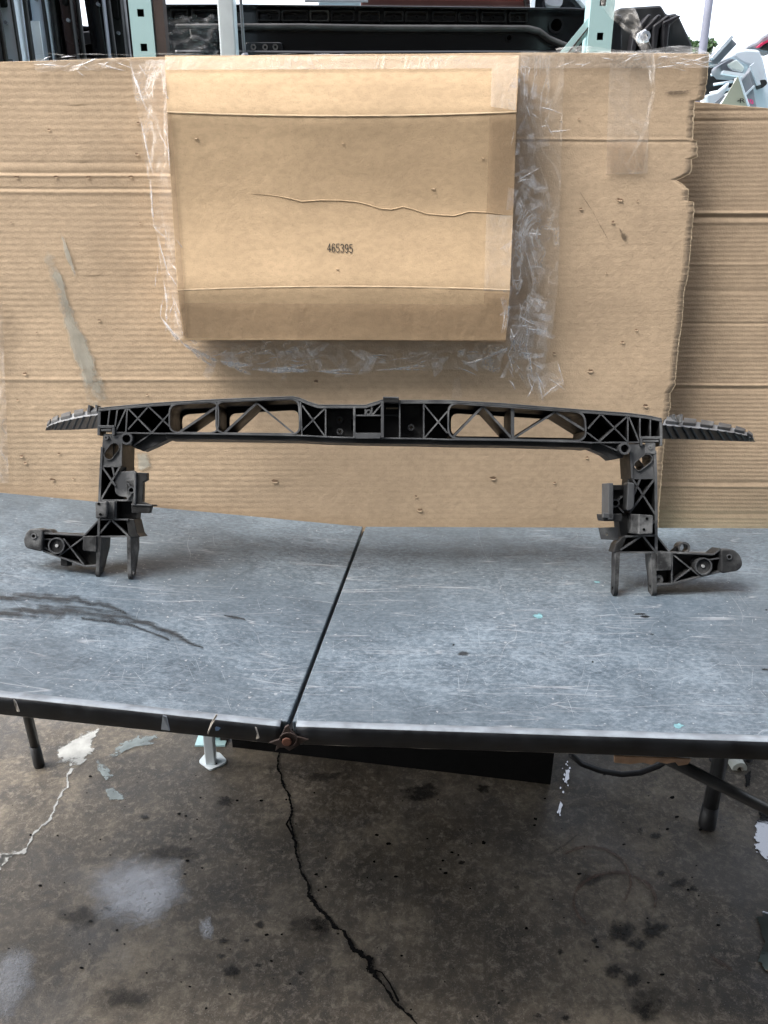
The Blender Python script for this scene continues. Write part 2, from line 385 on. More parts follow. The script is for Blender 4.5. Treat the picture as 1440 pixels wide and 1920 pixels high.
def ribbon(name, pts, place, mat, parent, w0, lift=.0015, jit=.25):
    """flat strip along photo points (x, y, half-width in px)"""
    mb = MB(); L = []; 
    dense = []
    for i in range(len(pts)-1):
        a, b = pts[i], pts[i+1]; k = max(2, int(hypot(a[0]-b[0], a[1]-b[1])/5))
        for j in range(k): dense.append(tuple(lerp(a[t], b[t], j/k) for t in range(3)))
    dense.append(pts[-1]); sd_ = random.random()*90
    vs = []; fl = []
    for i, (x, y, w_) in enumerate(dense):
        a = dense[max(0, i-1)]; b = dense[min(len(dense)-1, i+1)]; dx, dy = b[0]-a[0], b[1]-a[1]; l = hypot(dx, dy) or 1
        nx, ny = -dy/l, dx/l; k_ = w_*jit*2.6*(nz(i*.16, sd_)+.5*nz(i*.5, sd_, 2)); x += nx*k_; y += ny*k_
        w1 = w_*w0*(1+jit*2*nz(i*.4, sd_, 4)); w2 = w_*w0*(1+jit*2*nz(i*.4, sd_, 9))
        end = 0 if i in (0, len(dense)-1) else 1
        for t, f_ in ((-w1, 0), (0, 1), (w2, 0)):
            vs.append(place(x+nx*t, y+ny*t)+V((0, 0, lift))); fl.append(f_*end)
    fs = []
    for i in range(len(dense)-1):
        for k in (0, 1): fs.append((3*i+k, 3*i+k+1, 3*i+4+k, 3*i+3+k))
    mb.add(vs, fs, 0, fl)
    return mb.build(name, mat, parent, attr=True)

# ================================================================== SETTING
m = MB(); m.add([(-300, -60, 0), (300, -60, 0), (300, 400, 0), (-300, 400, 0)], [(0, 1, 2, 3)])
floor = tag(m.build('floor', FLR), 'stained damp concrete floor under the folding table', 'floor', None, 'structure')
# crack: filled with black dirt
ribbon('crack', [(520, 1396, 3), (522, 1412, 3), (519, 1440, 4), (530, 1465, 4), (540, 1490, 4), (547, 1520, 5), (545, 1545, 4), (553, 1575, 5), (556, 1600, 5), (566, 1630, 4), (577, 1662, 5),
                 (583, 1688, 9), (600, 1706, 7), (622, 1733, 6), (645, 1757, 7), (667, 1781, 8), (684, 1792, 12), (693, 1803, 14), (702, 1825, 13), (708, 1834, 6), (720, 1850, 3), (738, 1878, 5), (757, 1898, 5), (780, 1922, 4), (800, 1950, 4)],
       on_floor, CRKD, floor, .75, .003, .5)
ribbon('crack', [(547, 1530, 2), (538, 1547, 2.5), (549, 1568, 2)], on_floor, DIRT_SHADE, floor, .7, .0035)
ribbon('crack', [(703, 1822, 2), (716, 1826, 1.5), (730, 1846, 1.5), (748, 1880, 2)], on_floor, DIRT_SHADE, floor, 1.0, .0035)
# paint
decal('paint_patch', [(150, 1372), (193, 1360), (172, 1428), (150, 1442), (112, 1438), (92, 1425), (108, 1398)], on_floor, PAINT, floor, .002, .08)
ribbon('paint_line', [(142, 1440, 9), (132, 1462, 7), (112, 1500, 7), (92, 1540, 7), (60, 1575, 8), (30, 1600, 12), (-20, 1640, 18)], on_floor, PAINTL, floor, .6, .002, .6)
decal('paint_patch', [(0, 1595), (32, 1598), (20, 1618), (-10, 1640), (-30, 1620)], on_floor, PAINT, floor, .002, .1)
for pl in ([(262, 1375), (318, 1373), (300, 1395), (250, 1405), (215, 1420), (205, 1430), (190, 1425), (215, 1395)], [(180, 1422), (210, 1440), (220, 1462), (200, 1470), (180, 1450)],
           [(190, 1472), (215, 1475), (245, 1495), (225, 1508), (200, 1505)]):
    decal('paint_patch', pl, on_floor, PAINTG, floor, .0022, .25)
# oil
for x, y, a, b, mt in ((790, 1487, 46, 26, OIL), (424, 1503, 24, 14, OIL), (272, 1533, 9, 6, OIL), (600, 1458, 60, 14, OILS), (905, 1480, 20, 10, OIL), (573, 1742, 50, 40, OILS), (600, 1735, 28, 22, OIL),
                       (488, 1734, 14, 10, OIL), (420, 1765, 14, 7, OIL), (433, 1822, 24, 16, OIL), (484, 1811, 11, 5, OIL), (412, 1794, 12, 8, OIL), (563, 1826, 8, 6, OIL), (1105, 1650, 30, 18, OILS),
                       (1240, 1638, 14, 9, OIL), (1275, 1655, 22, 12, OIL), (1300, 1668, 12, 8, OIL), (1165, 1745, 34, 26, OIL), (1195, 1770, 26, 18, OIL), (1225, 1745, 40, 22, OIL), (1115, 1765, 9, 7, OIL),
                       (1050, 1785, 10, 8, OIL), (1098, 1802, 9, 6, OIL), (1150, 1822, 26, 18, OIL), (1185, 1838, 30, 20, OIL), (1215, 1880, 50, 38, OILS), (1210, 1900, 30, 30, OIL), (1010, 1905, 10, 7, OIL), (1060, 1910, 12, 8, OIL),
                       (240, 1870, 60, 30, OILS), (150, 1720, 60, 25, OILS), (970, 1665, 8, 6, OIL), (865, 1618, 9, 6, OIL), (1230, 1568, 14, 9, OIL), (1200, 1560, 10, 8, OIL), (320, 1600, 70, 20, OILS), (210, 1705, 22, 10, OIL), (462, 1765, 9, 5, OIL)):
    decal('oil_stain', [(x+a*cos(t*pi/5), y+b*sin(t*pi/5)) for t in range(10)], on_floor, mt, floor, .0018, .5)
rnd = random.Random(3)
m = MB()
for k in range(280):
    x = rnd.uniform(10, 1400); y = rnd.uniform(1450, 1915); r = .8+3.4*rnd.random()**3
    p = [on_floor(x+r*cos(t*pi/3)*rnd.uniform(.6, 1.5), y+r*.7*sin(t*pi/3)*rnd.uniform(.6, 1.3))+V((0, 0, .0016)) for t in range(6)]
    m.add(p, [(0, 1, 2, 3, 4, 5)])
tag(m.build('dirt_specks', DIRT_SHADE, floor), None, None, None, 'stuff')
def mk_wet():
    n = N('wet_sheen'); f = n.noise(28, 6, None, .65)
    e = n.math('ADD', n.attr('fall'), n.math('MULTIPLY', n.math('SUBTRACT', f, .5), 1.1))
    n.col((.05, .044, .036)); n.rough(n.ramp(n.noise(70, 4), [(.4, .10), (.6, .3)])); n.set(Alpha=n.math('MULTIPLY', n.ramp(e, [(.08, 0), (1.1, 1)]), .6), Specular_IOR_Level=1.0)
    n.bump(n.noise(240, 4), .8, .0014); return n.m
WET = mk_wet()
wetter(MIRR, 2.2); wetter(WET, 2.2)
# rust rings
def arc(cx, cy, rx, ry, a0, a1, w_, rot=0): 
    out = []
    for k in range(25):
        a = radians(lerp(a0, a1, k/24)); x, y = rx*cos(a), ry*sin(a); out.append((cx+x*cos(rot)-y*sin(rot), cy+x*sin(rot)+y*cos(rot), w_))
    return out
ribbon('rust_ring', arc(1152, 1692, 77, 55, 130, 375, 5), on_floor, RUST, floor, 1, .0026, .1)
ribbon('rust_ring', arc(1105, 1655, 77, 66, 232, 395, 4), on_floor, RUST, floor, 1, .0024, .1)
ribbon('rust_ring', [(1330, 1790, 4), (1350, 1805, 6), (1375, 1822, 4)], on_floor, RUST, floor, 1, .0026, .2)
ribbon('drag_mark', [(1030, 1605, 3), (1060, 1585, 4), (1085, 1565, 2)], on_floor, OILS, floor, 1, .0026, .2)
# water
def water(pts, mat, lift=.0028, wob=.2): return decal('puddle', pts, on_floor, mat, floor, lift, wob)
water([(1422, 1515), (1470, 1520), (1480, 1640), (1440, 1620), (1408, 1592), (1412, 1555)], MIRR)
water([(1425, 1690), (1460, 1690), (1470, 1850), (1440, 1850), (1415, 1810), (1432, 1770), (1415, 1720)], MIRR)
water([(1395, 1455), (1410, 1440), (1406, 1478), (1396, 1480)], MIRR, .0028, .05)
water([(1052, 1500), (1057, 1506), (1053, 1522), (1048, 1532), (1043, 1528), (1047, 1512)], MIRR, .0028, .3)
water([(1060, 1440), (1069, 1444), (1067, 1462), (1061, 1476), (1057, 1470), (1060, 1455)], MIRR, .0028, .5)
rw = random.Random(8)
for k in range(16):
    t = rw.random(); x = lerp(1066, 1048, t)+rw.gauss(0, 5); y = lerp(1428, 1530, t); r = rw.uniform(1, 2.6); water([(x+r*cos(a), y+r*sin(a)*1.3) for a in (0, 1.05, 2.1, 3.15, 4.2, 5.25)], MIRR, .003, .3)
water([(15, 1755), (50, 1765), (75, 1800), (70, 1850), (52, 1890), (10, 1940), (-30, 1890), (-10, 1800)], WET)
water([(220, 1680), (260, 1650), (310, 1640), (340, 1660), (330, 1700), (285, 1732), (240, 1722), (200, 1705)], WET, .0028, .15)
water([(140, 1640), (250, 1600), (350, 1610), (370, 1680), (300, 1750), (180, 1740)], WET, .0024)
water([(372, 1722), (395, 1716), (405, 1738), (400, 1768), (380, 1766), (370, 1745)], WET)

# added unseen wall, eave and side wall: block low light, leave the sky overhead
wb_ = empty('light_block_wall', (0, -1.9, 0), 'added dark corrugated wall, out of view, that blocks low light', 'wall')
m = MB(); m.grid(lambda u, v_: V((lerp(-4.5, 8, u), .018*sin(u*12.5/.09*2*pi*.18), lerp(.0, WALLH, v_))), 420, 2); m.build('cladding', simple('dark_cladding', (.07, .068, .065), .7), wb_, True)
m = MB(); m.box((-4.5, -.1, WALLH), (8, .12, WALLH+.08)); m.build('gutter', simple('gutter_steel', (.12, .12, .12), .6), wb_)
m = MB(); m.grid(lambda u, v_: V((2.6+.018*sin(u*2.6/.09*2*pi*.18), lerp(.05, 2.65, u), lerp(0, WALLH, v_))), 120, 2); m.build('light_block_side', simple('return_cladding', (.07, .068, .065), .7), wb_, True)  # added side wall, out of view, darkens the floor at right
m = MB(); m.grid(lambda u, v_: V((lerp(-4.5, 8, u), lerp(0, EAVE, v_), WALLH+.1-.1*v_+.015*sin(u*12.5/.09*2*pi*.18))), 420, 2); m.build('light_block_eave', simple('eave_metal', (.12, .12, .12), .6), wb_, True)
# far things: tree, pole
def tree(x, y, h, r, label):
    t = empty('tree', (x, y, 0), label, 'tree')
    m = MB(); m.tube([(0, 0, 0), (.1, 0, h*.3), (0, .1, h*.75)], .2, 8, 0, [.22, .16, .07])
    for k in range(6):
        a = k*1.1; m.tube([(0, 0, h*.4+k*.3), (r*.6*cos(a), r*.6*sin(a), h*.65+k*.2)], .06, 6, 0, [.07, .02])
    m.build('trunk', BARK, t)
    m = MB(); rr = random.Random(5)
    cl = [(rr.uniform(-1, 1)*r*.8, rr.uniform(-1, 1)*r*.8, h-r*1.2+rr.uniform(-1, .8)*r) for _ in range(26)]
    for c in cl:
        for _ in range(90):
            d = V((rr.gauss(0, 1), rr.gauss(0, 1), rr.gauss(0, .8))).normalized()*r*.33*rr.random()**.4
            p = V(c)+d; a = V((rr.gauss(0, 1), rr.gauss(0, 1), rr.gauss(0, 1))).normalized()*.14; b = a.cross(V((rr.gauss(0, 1), rr.gauss(0, 1), rr.gauss(0, 1)))).normalized()*.1
            m.add([p-a, p+b, p+a, p-b], [(0, 1, 2, 3)])
    m.build('crown', LEAF, t)
pt = at_y(1309, 58, 60)
tree(pt.x, 60, pt.z, 1.1, 'green leafy tree far behind the yard, beside the thin pole')
pt = at_y(1320, 75, 14); pq = empty('lamp_pole', (pt.x, 14, 0), 'thin grey pole standing against the white sky', 'pole')
m = MB(); m.tube([(0, 0, 0), (0, 0, 9)], .055, 12, 0, [.075, .05]); m.build('shaft', POLE, pq, True)
m = MB(); m.box((-.12, -.12, 0), (.12, .12, .03)); m.build('base_plate', POLE, pq)

# ================================================================== TABLE
Z = .74; SL = .095
sf = on_floor(542, 1362, Z); sr = on_floor(683, 987, Z)
ldir = V((-1, 0, SL)); ln_ = ldir.cross(sr-sf).normalized()
if ln_.z < 0: ln_ = -ln_
def on_left(x, y): return hit(x, y, sf, ln_)
def on_right(x, y): return on_floor(x, y, Z)
def on_table(x, y): return on_left(x, y) if x < 683-(y-987)*.376 else on_right(x, y)
lf = sf+(on_left(0, 1306)-sf).normalized()*1.2; lr = sr+(on_left(0, 923)-sr).normalized()*1.2
rf = sf+(on_right(1440, 1391)-sf).normalized()*1.2; rr_ = sr+(on_right(1440, 990)-sr).normalized()*1.2
table = empty('folding_table', (0, 0, 0), 'worn grey folding table with a seam across its middle, holding the black car part', 'table')
def slab(name, q, n_, thick, mat, gap=0):
    m = MB(); top = [V(p) for p in q]; bot = [p-n_*thick for p in top]
    m.add(top+bot, [(0, 1, 2, 3), (7, 6, 5, 4), (0, 4, 5, 1), (1, 5, 6, 2), (2, 6, 7, 3), (3, 7, 4, 0)])
    return m
TH = .026; g = V((.0032, 0, 0)); fin = V((0, .012, 0))
lp = slab('tabletop', [lf+fin, sf-g+fin, sr-g, lr], ln_, TH, TBL).build('table_panel', TBL, table, False, None, .002)
rp = slab('tabletop', [sf+g+fin, rf+fin, rr_, sr+g], V((0, 0, 1)), TH, TBL).build('table_panel', TBL, table, False, None, .002)
def edge(a, b, n_, mat):
    """front vinyl edge: rolled profile swept from a to b, just below the laminate"""
    o = (b-a).normalized(); f = n_.cross(o).normalized()
    if f.y > 0: f = -f
    prof = [(-.012, .0012), (-.003, .0012), (0, -.0003), (.0022, -.003), (.003, -.006), (.003, -.027), (.0015, -.029), (-.011, -.029)]
    N_ = 60; m = MB(); vs = []
    for i in range(N_+1):
        p = a.lerp(b, i/N_)
        for j, (fo, no) in enumerate(prof):
            k = .0008*nz(i*.5, j*.7, a.x*9)
            vs.append(p+f*(fo+k)+n_*(no+(k if 1 < j < 6 else 0)))
    P_ = len(prof); fs = []; mm = []
    for i in range(N_):
        for j in range(P_-1):
            fs.append((i*P_+j, (i+1)*P_+j, (i+1)*P_+j+1, i*P_+j+1)); mm.append(1 if j < 2 else 0)
        fs.append((i*P_+P_-1, (i+1)*P_+P_-1, (i+1)*P_, i*P_)); mm.append(0)
    fs += [tuple(range(P_)), tuple(range((N_+1)*P_-1, N_*P_-1, -1))]; mm += [0, 0]
    m.add(vs, fs, mm)
    e = m.build('edge_trim', [mat, TRIMT], table, True)
    m = MB(); vs = []
    for i in range(41):
        p = a.lerp(b, i/40); jz = .0012*nz(i*.9, 3)
        for fo, no in ((-.002, -.0292), (-.002, -.0318+jz), (-.016, -.0318+jz), (-.016, -.0292)): vs.append(p+f*fo+n_*no)
    fs = [(i*4+j, i*4+(j+1) % 4, i*4+4+(j+1) % 4, i*4+4+j) for i in range(40) for j in range(4)]
    m.add(vs, fs); m.build('pale_underlay', PALE, table)
    return e
ms = sf.lerp(lf, .37)
edge(lf, ms, ln_, TRIMR); e = edge(ms, sf-g*4, ln_, TRIM)
edge(sf+g*3, rf, V((0, 0, 1)), TRIM)
# black gap strip under seam
m = MB(); m.add([sf-g*.9+V((0, .01, -.012)), sf+g*.9+V((0, .01, -.012)), sr+g*.9+V((0, 0, -.012)), sr-g*.9+V((0, 0, -.012))], [(0, 1, 2, 3)]); m.build('seam_web', RUB, table)
# hinge
yh = sf.y-.006
def ph(x, y): p = at_y(x, y, yh); return (p.x, p.z)
m = MB(); m.prism([ph(lerp(539, q[0], .85), lerp(1386, q[1], .9)) for q in ((498, 1394), (520, 1387), (529, 1372), (533, 1362), (541, 1357), (546, 1368), (560, 1381), (586, 1387), (570, 1395), (556, 1404), (543, 1411), (532, 1404), (522, 1404), (512, 1411), (515, 1399))], yh, yh+.004)
hg = m.build('hinge', RUSTY, table, False, None, .0008)
m = MB(); m.prism(circ(ph(538, 1389), .0068, 20), yh-.004, yh-.0005); m.build('rivet', simple('rust_rivet', (.13, .055, .035), .6, .4, 60), hg, False, None, .0012)
m = MB(); a_ = circ(ph(541, 1386), .0125, 24, pi*.9); b_ = circ(ph(541, 1386), .0105, 24, pi*.9)
m.ring(a_, b_, yh-.0025, yh-.0004); m.build('hinge_curl', RUSTY, hg)
# edge nicks: curled vinyl
def nick(pts, mat, name='peeled_vinyl'):
    m = MB(); y_ = yh-.004; P = [at_y(x, y, y_+.0012*(i % 2)) for i, (x, y) in enumerate(pts)]; Q = [p+V((0, .002, 0)) for p in P]; n = len(P)
    m.add(P+Q, [tuple(range(n)), tuple(range(2*n-1, n-1, -1))]+[(i, (i+1) % n, n+(i+1) % n, n+i) for i in range(n)]); return m.build(name, mat, table)
nick([(405, 1340), (408, 1341), (398, 1358), (391, 1377), (388, 1376), (394, 1358)], PALE)
nick([(478, 1364), (481, 1366), (486, 1384), (480, 1386), (482, 1376)], PALE)
nick([(25, 1312), (30, 1318), (36, 1335), (31, 1334), (27, 1322)], PALE)
nick([(305, 1342), (312, 1344), (318, 1370), (302, 1368)], TRIMT)
def on_apron(x, y): return at_y(x, y, yh-.0025)
decal('paint_mark', [(402, 1363), (408, 1360), (415, 1364), (411, 1370), (404, 1370)], on_apron, mk_decal('blue_paint_mark', (.12, .2, .33), .3, .5, .5, 200), table, lambda p: p+V((0, -.001, 0)))
# legs
def leg(fx, fy, top, r, tip=True):
    a = on_floor(fx, fy); m = MB(); b = V(top)
    m.tube([a+V((0, 0, .03)), b], r, 14); l = m.build('leg', STEEL, table, True)
    m = MB(); m.tube([a, a+V((0, 0, .008)), a+(b-a)*.09], r*1.3, 14, 0, [r*1.1, r*1.16, r*1.08]); m.build('leg_tip', RUB, l, True)
leg(74, 1436, (-.935, 1.655, .78), .0125)
leg(1325, 1549, (.80, 1.49, .716), .018)
m = MB(); m.tube([(1.0, 1.02, .02), (1.0, 1.0, .715)], .018, 12); l = m.build('leg', STEEL, table, True)
m = MB(); m.tube([(1.0, 1.02, .0), (1.0, 1.02, .06)], .022, 12); m.build('leg_tip', RUB, l, True)
m = MB(); m.tube([(-1.1, 1.0, .02), (-1.09, 1.0, .80)], .0125, 12); l = m.build('leg', STEEL, table, True)
p0 = at_y(1262, 1428, .955); p1 = at_y(1442, 1519, 1.0); dv = (p1-p0)
m = MB(); m.tube([p0-dv*.1, p0+dv*1.9], .0095, 10); m.build('leg_brace', STEEL, table, True)
m = MB(); m.tube([(-.98, 1.02, .79), (-.98, 1.62, .79)], .012, 8); m.build('cross_bar', STEEL, table)
m = MB(); m.box((.75, .98, .688), (1.02, 1.02, .714)); m.build('leg_bracket', STEEL, table)
# torn backing and plastic scrap hanging from the front edge
def ap(x, y): p = at_y(x, y, yh+.004); return (p.x, p.z)
m = MB(); m.prism([ap(*q) for q in ((1152, 1418), (1296, 1424), (1290, 1433), (1272, 1436), (1266, 1429), (1250, 1432), (1232, 1428), (1222, 1434), (1205, 1430), (1180, 1433), (1152, 1430))], yh+.004, yh+.007)
m.build('torn_backing', simple('torn_fibreboard', (.40, .26, .17), .9, .3, 50), table)
m = MB()
def scrap(u, v_):
    x = lerp(1268, 1388, u); y0 = 1424+6*sin(u*7); y1 = 1424-26*exp(-((u-.42)/.17)**2)-4*abs(sin(u*9))
    p = at_y(x, lerp(y0, y1, v_), yh-.006); return p+V((0, -.004*abs(nz(u*9, v_*4))-.003*sin(u*25), 0))
m.grid(scrap, 40, 8); m.build('plastic_scrap', FILM, table, True)
# marks on the table top
for pl, rw in (([(-30, 1118, 4), (60, 1120, 10), (130, 1124, 9), (185, 1133, 7), (240, 1150, 3)], 1), ([(-30, 1152, 6), (60, 1147, 13), (130, 1146, 14), (210, 1154, 11), (270, 1168, 7), (315, 1184, 7), (345, 1200, 6), (385, 1218, 3)], 1),
               ([(150, 1160, 3), (240, 1172, 4), (320, 1200, 3)], 1), ([(418, 1154, 1.5), (440, 1158, 2.5), (463, 1163, 2)], 1)):
    ribbon('damp_smear', pl, on_left, SMEAR, table, 1.3, .0008, .25)
for x, y, a, b, mt in ((868, 1226, 14, 6, SMEAR), (850, 1210, 4, 3, OIL), (1210, 1157, 12, 4, OIL), (1200, 1152, 16, 3, OIL), (1223, 1190, 8, 3.5, OIL), (1111, 1242, 3.5, 3, OIL), (1437, 1144, 4, 2, OIL), (1434, 1256, 10, 3, OIL)):
    decal('dark_spot', [(x+a*cos(t*pi/4), y+b*sin(t*pi/4)) for t in range(8)], on_table, mt, table, .0009, .3)
for x, y, a, b in ((1010, 1156, 13, 7), (1273, 1362, 14, 6), (1120, 1092, 9, 3)):
    decal('paint_mark', [(x+a*cos(t*pi/4), y+b*sin(t*pi/4)) for t in range(8)], on_table, TEALM, table, .0009, .5)
SCR = simple('scratch_white', (.40, .44, .47), .6, .2, 100)
rs_ = random.Random(11); m = MB()
for k in range(620):
    x = rs_.uniform(10, 1420); y = 1000+rs_.random()**.8*370; a = rs_.choice([rs_.uniform(-.6, .6), rs_.uniform(0, pi)]); L = rs_.uniform(8, 70)*(.5+(y-950)/500); cv = rs_.uniform(-.006, .006)
    pts = []; q = V((x, y))
    ok = True
    for i in range(9):
        pts.append(q.copy()); q = q+V((cos(a), sin(a)*.6))*L/8; a += cv*L/8
    sd0 = 683-(y-987)*.376
    lim = 940+.09*x if x < 683 else 1000
    if any((p.x < 683-(p.y-987)*.376) != (x < sd0) or p.y < lim+12 or p.y > 1300+.1*min(p.x, 560)-8 or abs(p.x-(683-(p.y-987)*.376)) < 8 for p in pts): continue
    f_ = on_left if x < sd0 else on_right; wd = rs_.uniform(.00008, .00022)
    vs = []
    for i, p in enumerate(pts):
        c = f_(p.x, p.y); d = f_(pts[min(8, i+1)].x, pts[min(8, i+1)].y)-f_(pts[max(0, i-1)].x, pts[max(0, i-1)].y); s_ = V((-d.y, d.x, 0)).normalized()*wd*(1-.7*abs(i/4-1))
        vs += [c+s_+V((0, 0, .0007)), c-s_+V((0, 0, .0007))]
    m.add(vs, [(2*i, 2*i+1, 2*i+3, 2*i+2) for i in range(8)])
tag(m.build('scratches', SCR, table), None, None, None, 'stuff')

# ================================================================== CARDBOARD BACKDROP
LEAN = tan(radians(6.6)); Y0 = 1.664
BN = V((0, -1, LEAN)).normalized(); BT = V((0, LEAN, 1)).normalized(); BO = V((0, Y0, Z))
def onb(x, y, w=0.0): return hit(x, y, BO+BN*w, BN)
def bxt(x, y): p = onb(x, y)-BO; return p.x, p.dot(BT)
def bpt(x, t, w=0.0): return BO+V((x, 0, 0))+BT*t+BN*w
board = empty('cardboard_sheet', (0, Y0, .62), 'large tan flattened cardboard sheet with a ragged right edge, behind the car part', 'cardboard')
RE = [(1330, 100), (1327, 150), (1322, 183), (1319, 187), (1304, 188), (1302, 225), (1300, 262), (1308, 264), (1309, 294), (1297, 298), (1299, 315), (1294, 326), (1278, 334), (1268, 338), (1280, 345), (1292, 356), (1291, 377), (1302, 379),
      (1302, 400), (1298, 430), (1294, 480), (1290, 520), (1283, 548), (1280, 600), (1272, 660), (1266, 725), (1257, 738), (1258, 760), (1250, 800), (1244, 850), (1240, 905), (1236, 950), (1234, 1000), (1230, 1060)]
RT_ = sorted([(bxt(x, y)[1], bxt(x, y)[0]) for x, y in RE])
TOPP = [bxt(x, y) for x, y in ((-60, 117), (60, 114), (140, 112), (250, 107), (420, 104), (700, 101.5), (1060, 99.5), (1240, 99), (1335, 101))]
tb = -.04
CRE = [(bxt(100, y)[1], a, wd, x1) for y, a, wd, x1 in ((304, -.0008, .004, .48), (324, -.0010, .003, .48), (330, .0012, .003, .40), (354, -.0008, .003, .45), (712, .0012, .005, .3), (360, .001, .004, .4))]
CRR = [(bxt(1100, y)[1], a, wd) for y, a, wd in ((265, -.0008, .003), (262, .0009, .003))]
VX = [(bxt(25, 800)[0], .002, .004, -9, .55), (bxt(140, 150)[0], .0012, .002, .55, 2), (bxt(655, 800)[0], -.0012, .003, -9, .6), (bxt(478, 800)[0], .0008, .003, -9, .6)]
NU, NV = 110, 760
xl0 = -1.25
def board_w(x, t):
    k = max(.10, min(1, (.02-x)/.35)) if x < .05 else .10+.0*x
    w_ = .00013*k*(1+.9*nz(x*3.5, t*5)+.5*nz(x*2, t*90))*sin(2*pi*(t+.0016*nz(x*3, t*5))/.0125)
    for tc, a, wd, x1 in CRE:
        if x < -.25: w_ += a*exp(-((t-tc-.002*nz(x*4, 7))/wd)**2)
    if x > .2:
        for tc, a, wd in CRR: w_ += a*exp(-((t-tc-.0015*nz(x*12, 2))/wd)**2)
    for xc, a, wd, t0, t1 in VX:
        if t0 < t < t1: w_ += a*exp(-((x-xc-.003*nz(t*9))/wd)**2)
    w_ += .007*nz(x*1.4, t*1.8, 3)+.0022*nz(x*6, t*6, 1)+.0006*nz(x*16, t*16, 1)
    w_ *= min(1, max(.25, .25+(t+.02)*6))
    return w_
def board_p(u, v_):
    tt = interp(TOPP, 0)
    t = lerp(tb, interp(TOPP, 0), v_); xr = interp(RT_, t)+.0016*nz(t*130)+.001*nz(t*420); x = lerp(xl0, xr, u)
    t = lerp(tb, interp(TOPP, x), v_)
    return bpt(x, t, board_w(x, t))
m = MB(); m.grid(board_p, NU, NV); fr = len(m.v)
back = [v_-BN*.0065 for v_ in m.v]
m.add(back, [(j*(NU+1)+i, (j+1)*(NU+1)+i, (j+1)*(NU+1)+i+1, j*(NU+1)+i+1) for j in range(NV) for i in range(NU)], 0)
ef = [(j*(NU+1)+NU, fr+j*(NU+1)+NU, fr+(j+1)*(NU+1)+NU, (j+1)*(NU+1)+NU) for j in range(NV)]+[(NV*(NU+1)+i, NV*(NU+1)+i+1, fr+NV*(NU+1)+i+1, fr+NV*(NU+1)+i) for i in range(NU)]
m.f += ef; m.mi += [1]*len(ef)
under(m.build('corrugated_sheet', [CB, CBE], None, True), board)
def onbw(x, y, lift=.0015):
    a, t = bxt(x, y); return bpt(a, t, board_w(a, t)+lift)
m = MB(); vs = []; nE = 900
for i in range(nE+1):
    t = lerp(bxt(1240, 1010)[1], TOPP[-1][1], i/nE); xr = interp(RT_, t)+.0016*nz(t*130)+.001*nz(t*420)
    wv_ = .0012+.0016*abs(nz(t*60, 2))+.0016*max(0, nz(t*11, 5)); w_ = board_w(xr, t)
    vs += [bpt(xr-wv_, t, board_w(xr-wv_, t)+.0003), bpt(xr-wv_*.4, t, w_+.0006), bpt(xr+.0006, t, w_-.001)]
m.add(vs, [(3*i+k, 3*i+k+1, 3*i+4+k, 3*i+3+k) for i in range(nE) for k in (0, 1)]); under(m.build('torn_edge', CBE, None, True), board)
# torn nicks: a dark hole with a curled paper lip
def tear(x, y, s_, a, parent=board, surf=onbw, mat=CBD):
    m = MB(); n = 9; rr = random.Random(int(x*7+y)); pl = [(x+s_*(.5+.6*rr.random())*cos(2*pi*k/n)*(1.5 if a else 1), y+s_*.6*(.4+.8*rr.random())*sin(2*pi*k/n)) for k in range(n)]
    m.add([surf(*p, .0018) for p in pl], [tuple(range(n))], 0)
    lip = [(x-s_*1.0, y+s_*.35), (x+s_*1.0, y+s_*.4), (x+s_*.6, y+s_*.75), (x-s_*.3, y+s_*.7)]
    L = [surf(*p, w_) for p, w_ in zip(lip, (.0016, .0018, .0028, .0026))]; m.add(L+[p-BN*.001 for p in L], [(0, 1, 2, 3), (7, 6, 5, 4), (0, 4, 5, 1), (1, 5, 6, 2), (2, 6, 7, 3), (3, 7, 4, 0)], 1)
    o = m.build('tear', [mat, CB], None); return under(o, parent)
for x, y, s_, a in ((91, 243, 5, 0), (259, 230, 5, 0), (256, 288, 7, 0), (22, 417, 3, 0), (262, 418, 3, 0), (47, 700, 7, 0), (143, 659, 5, 0), (131, 595, 3.5, 0), (69, 624, 3, 0), (186, 600, 5, 1), (275, 740, 3.5, 0), (33, 750, 4, 0), (110, 850, 5, 0),
                    (40, 855, 6, 0), (47, 868, 5, 0), (98, 899, 7, 1), (137, 897, 3, 0), (593, 715, 8, 0), (515, 901, 10, 1), (787, 955, 9, 0), (1162, 374, 8, 1), (1089, 391, 6, 0), (1149, 416, 6, 0), (1039, 662, 6, 0), (1106, 694, 9, 0),
                    (1167, 641, 6, 0), (1193, 618, 5, 0), (1210, 760, 8, 0), (1100, 857, 5, 0), (924, 895, 9, 1), (1039, 904, 5, 0), (1193, 243, 3, 0), (1050, 225, 3, 0), (1085, 223, 3, 0), (780, 930, 5, 0), (1137, 512, 3, 0), (1195, 376, 3, 0)):
    tear(x, y, s_*.62, a)
for pl in ([(1228, 172), (1250, 170), (1295, 168), (1300, 176), (1250, 180)], [(1160, 425), (1180, 440), (1175, 460), (1160, 445)]):
    under(decal('smudge', pl, lambda x, y: onbw(x, y, .0022), SOOT, None, lambda p: p, .3), board)
ribn = under(ribbon('pencil_line', [(1085, 357, .8), (1110, 395, 1), (1143, 455, .7)], lambda x, y: onbw(x, y, .002), SOOT, None, 1, 0, .2), board)
for pl in ([(80, 440), (100, 465), (118, 520), (150, 600), (185, 690), (208, 745), (215, 790), (172, 790), (150, 720), (128, 640), (100, 560), (86, 500)], [(108, 420), (120, 440), (135, 480), (147, 525), (140, 522), (122, 480)], [(250, 840), (278, 842), (290, 880), (258, 885)]):
    under(decal('pale_streak', pl, lambda x, y: onbw(x, y, .0026), CHALK, None, lambda p: p, .1), board)
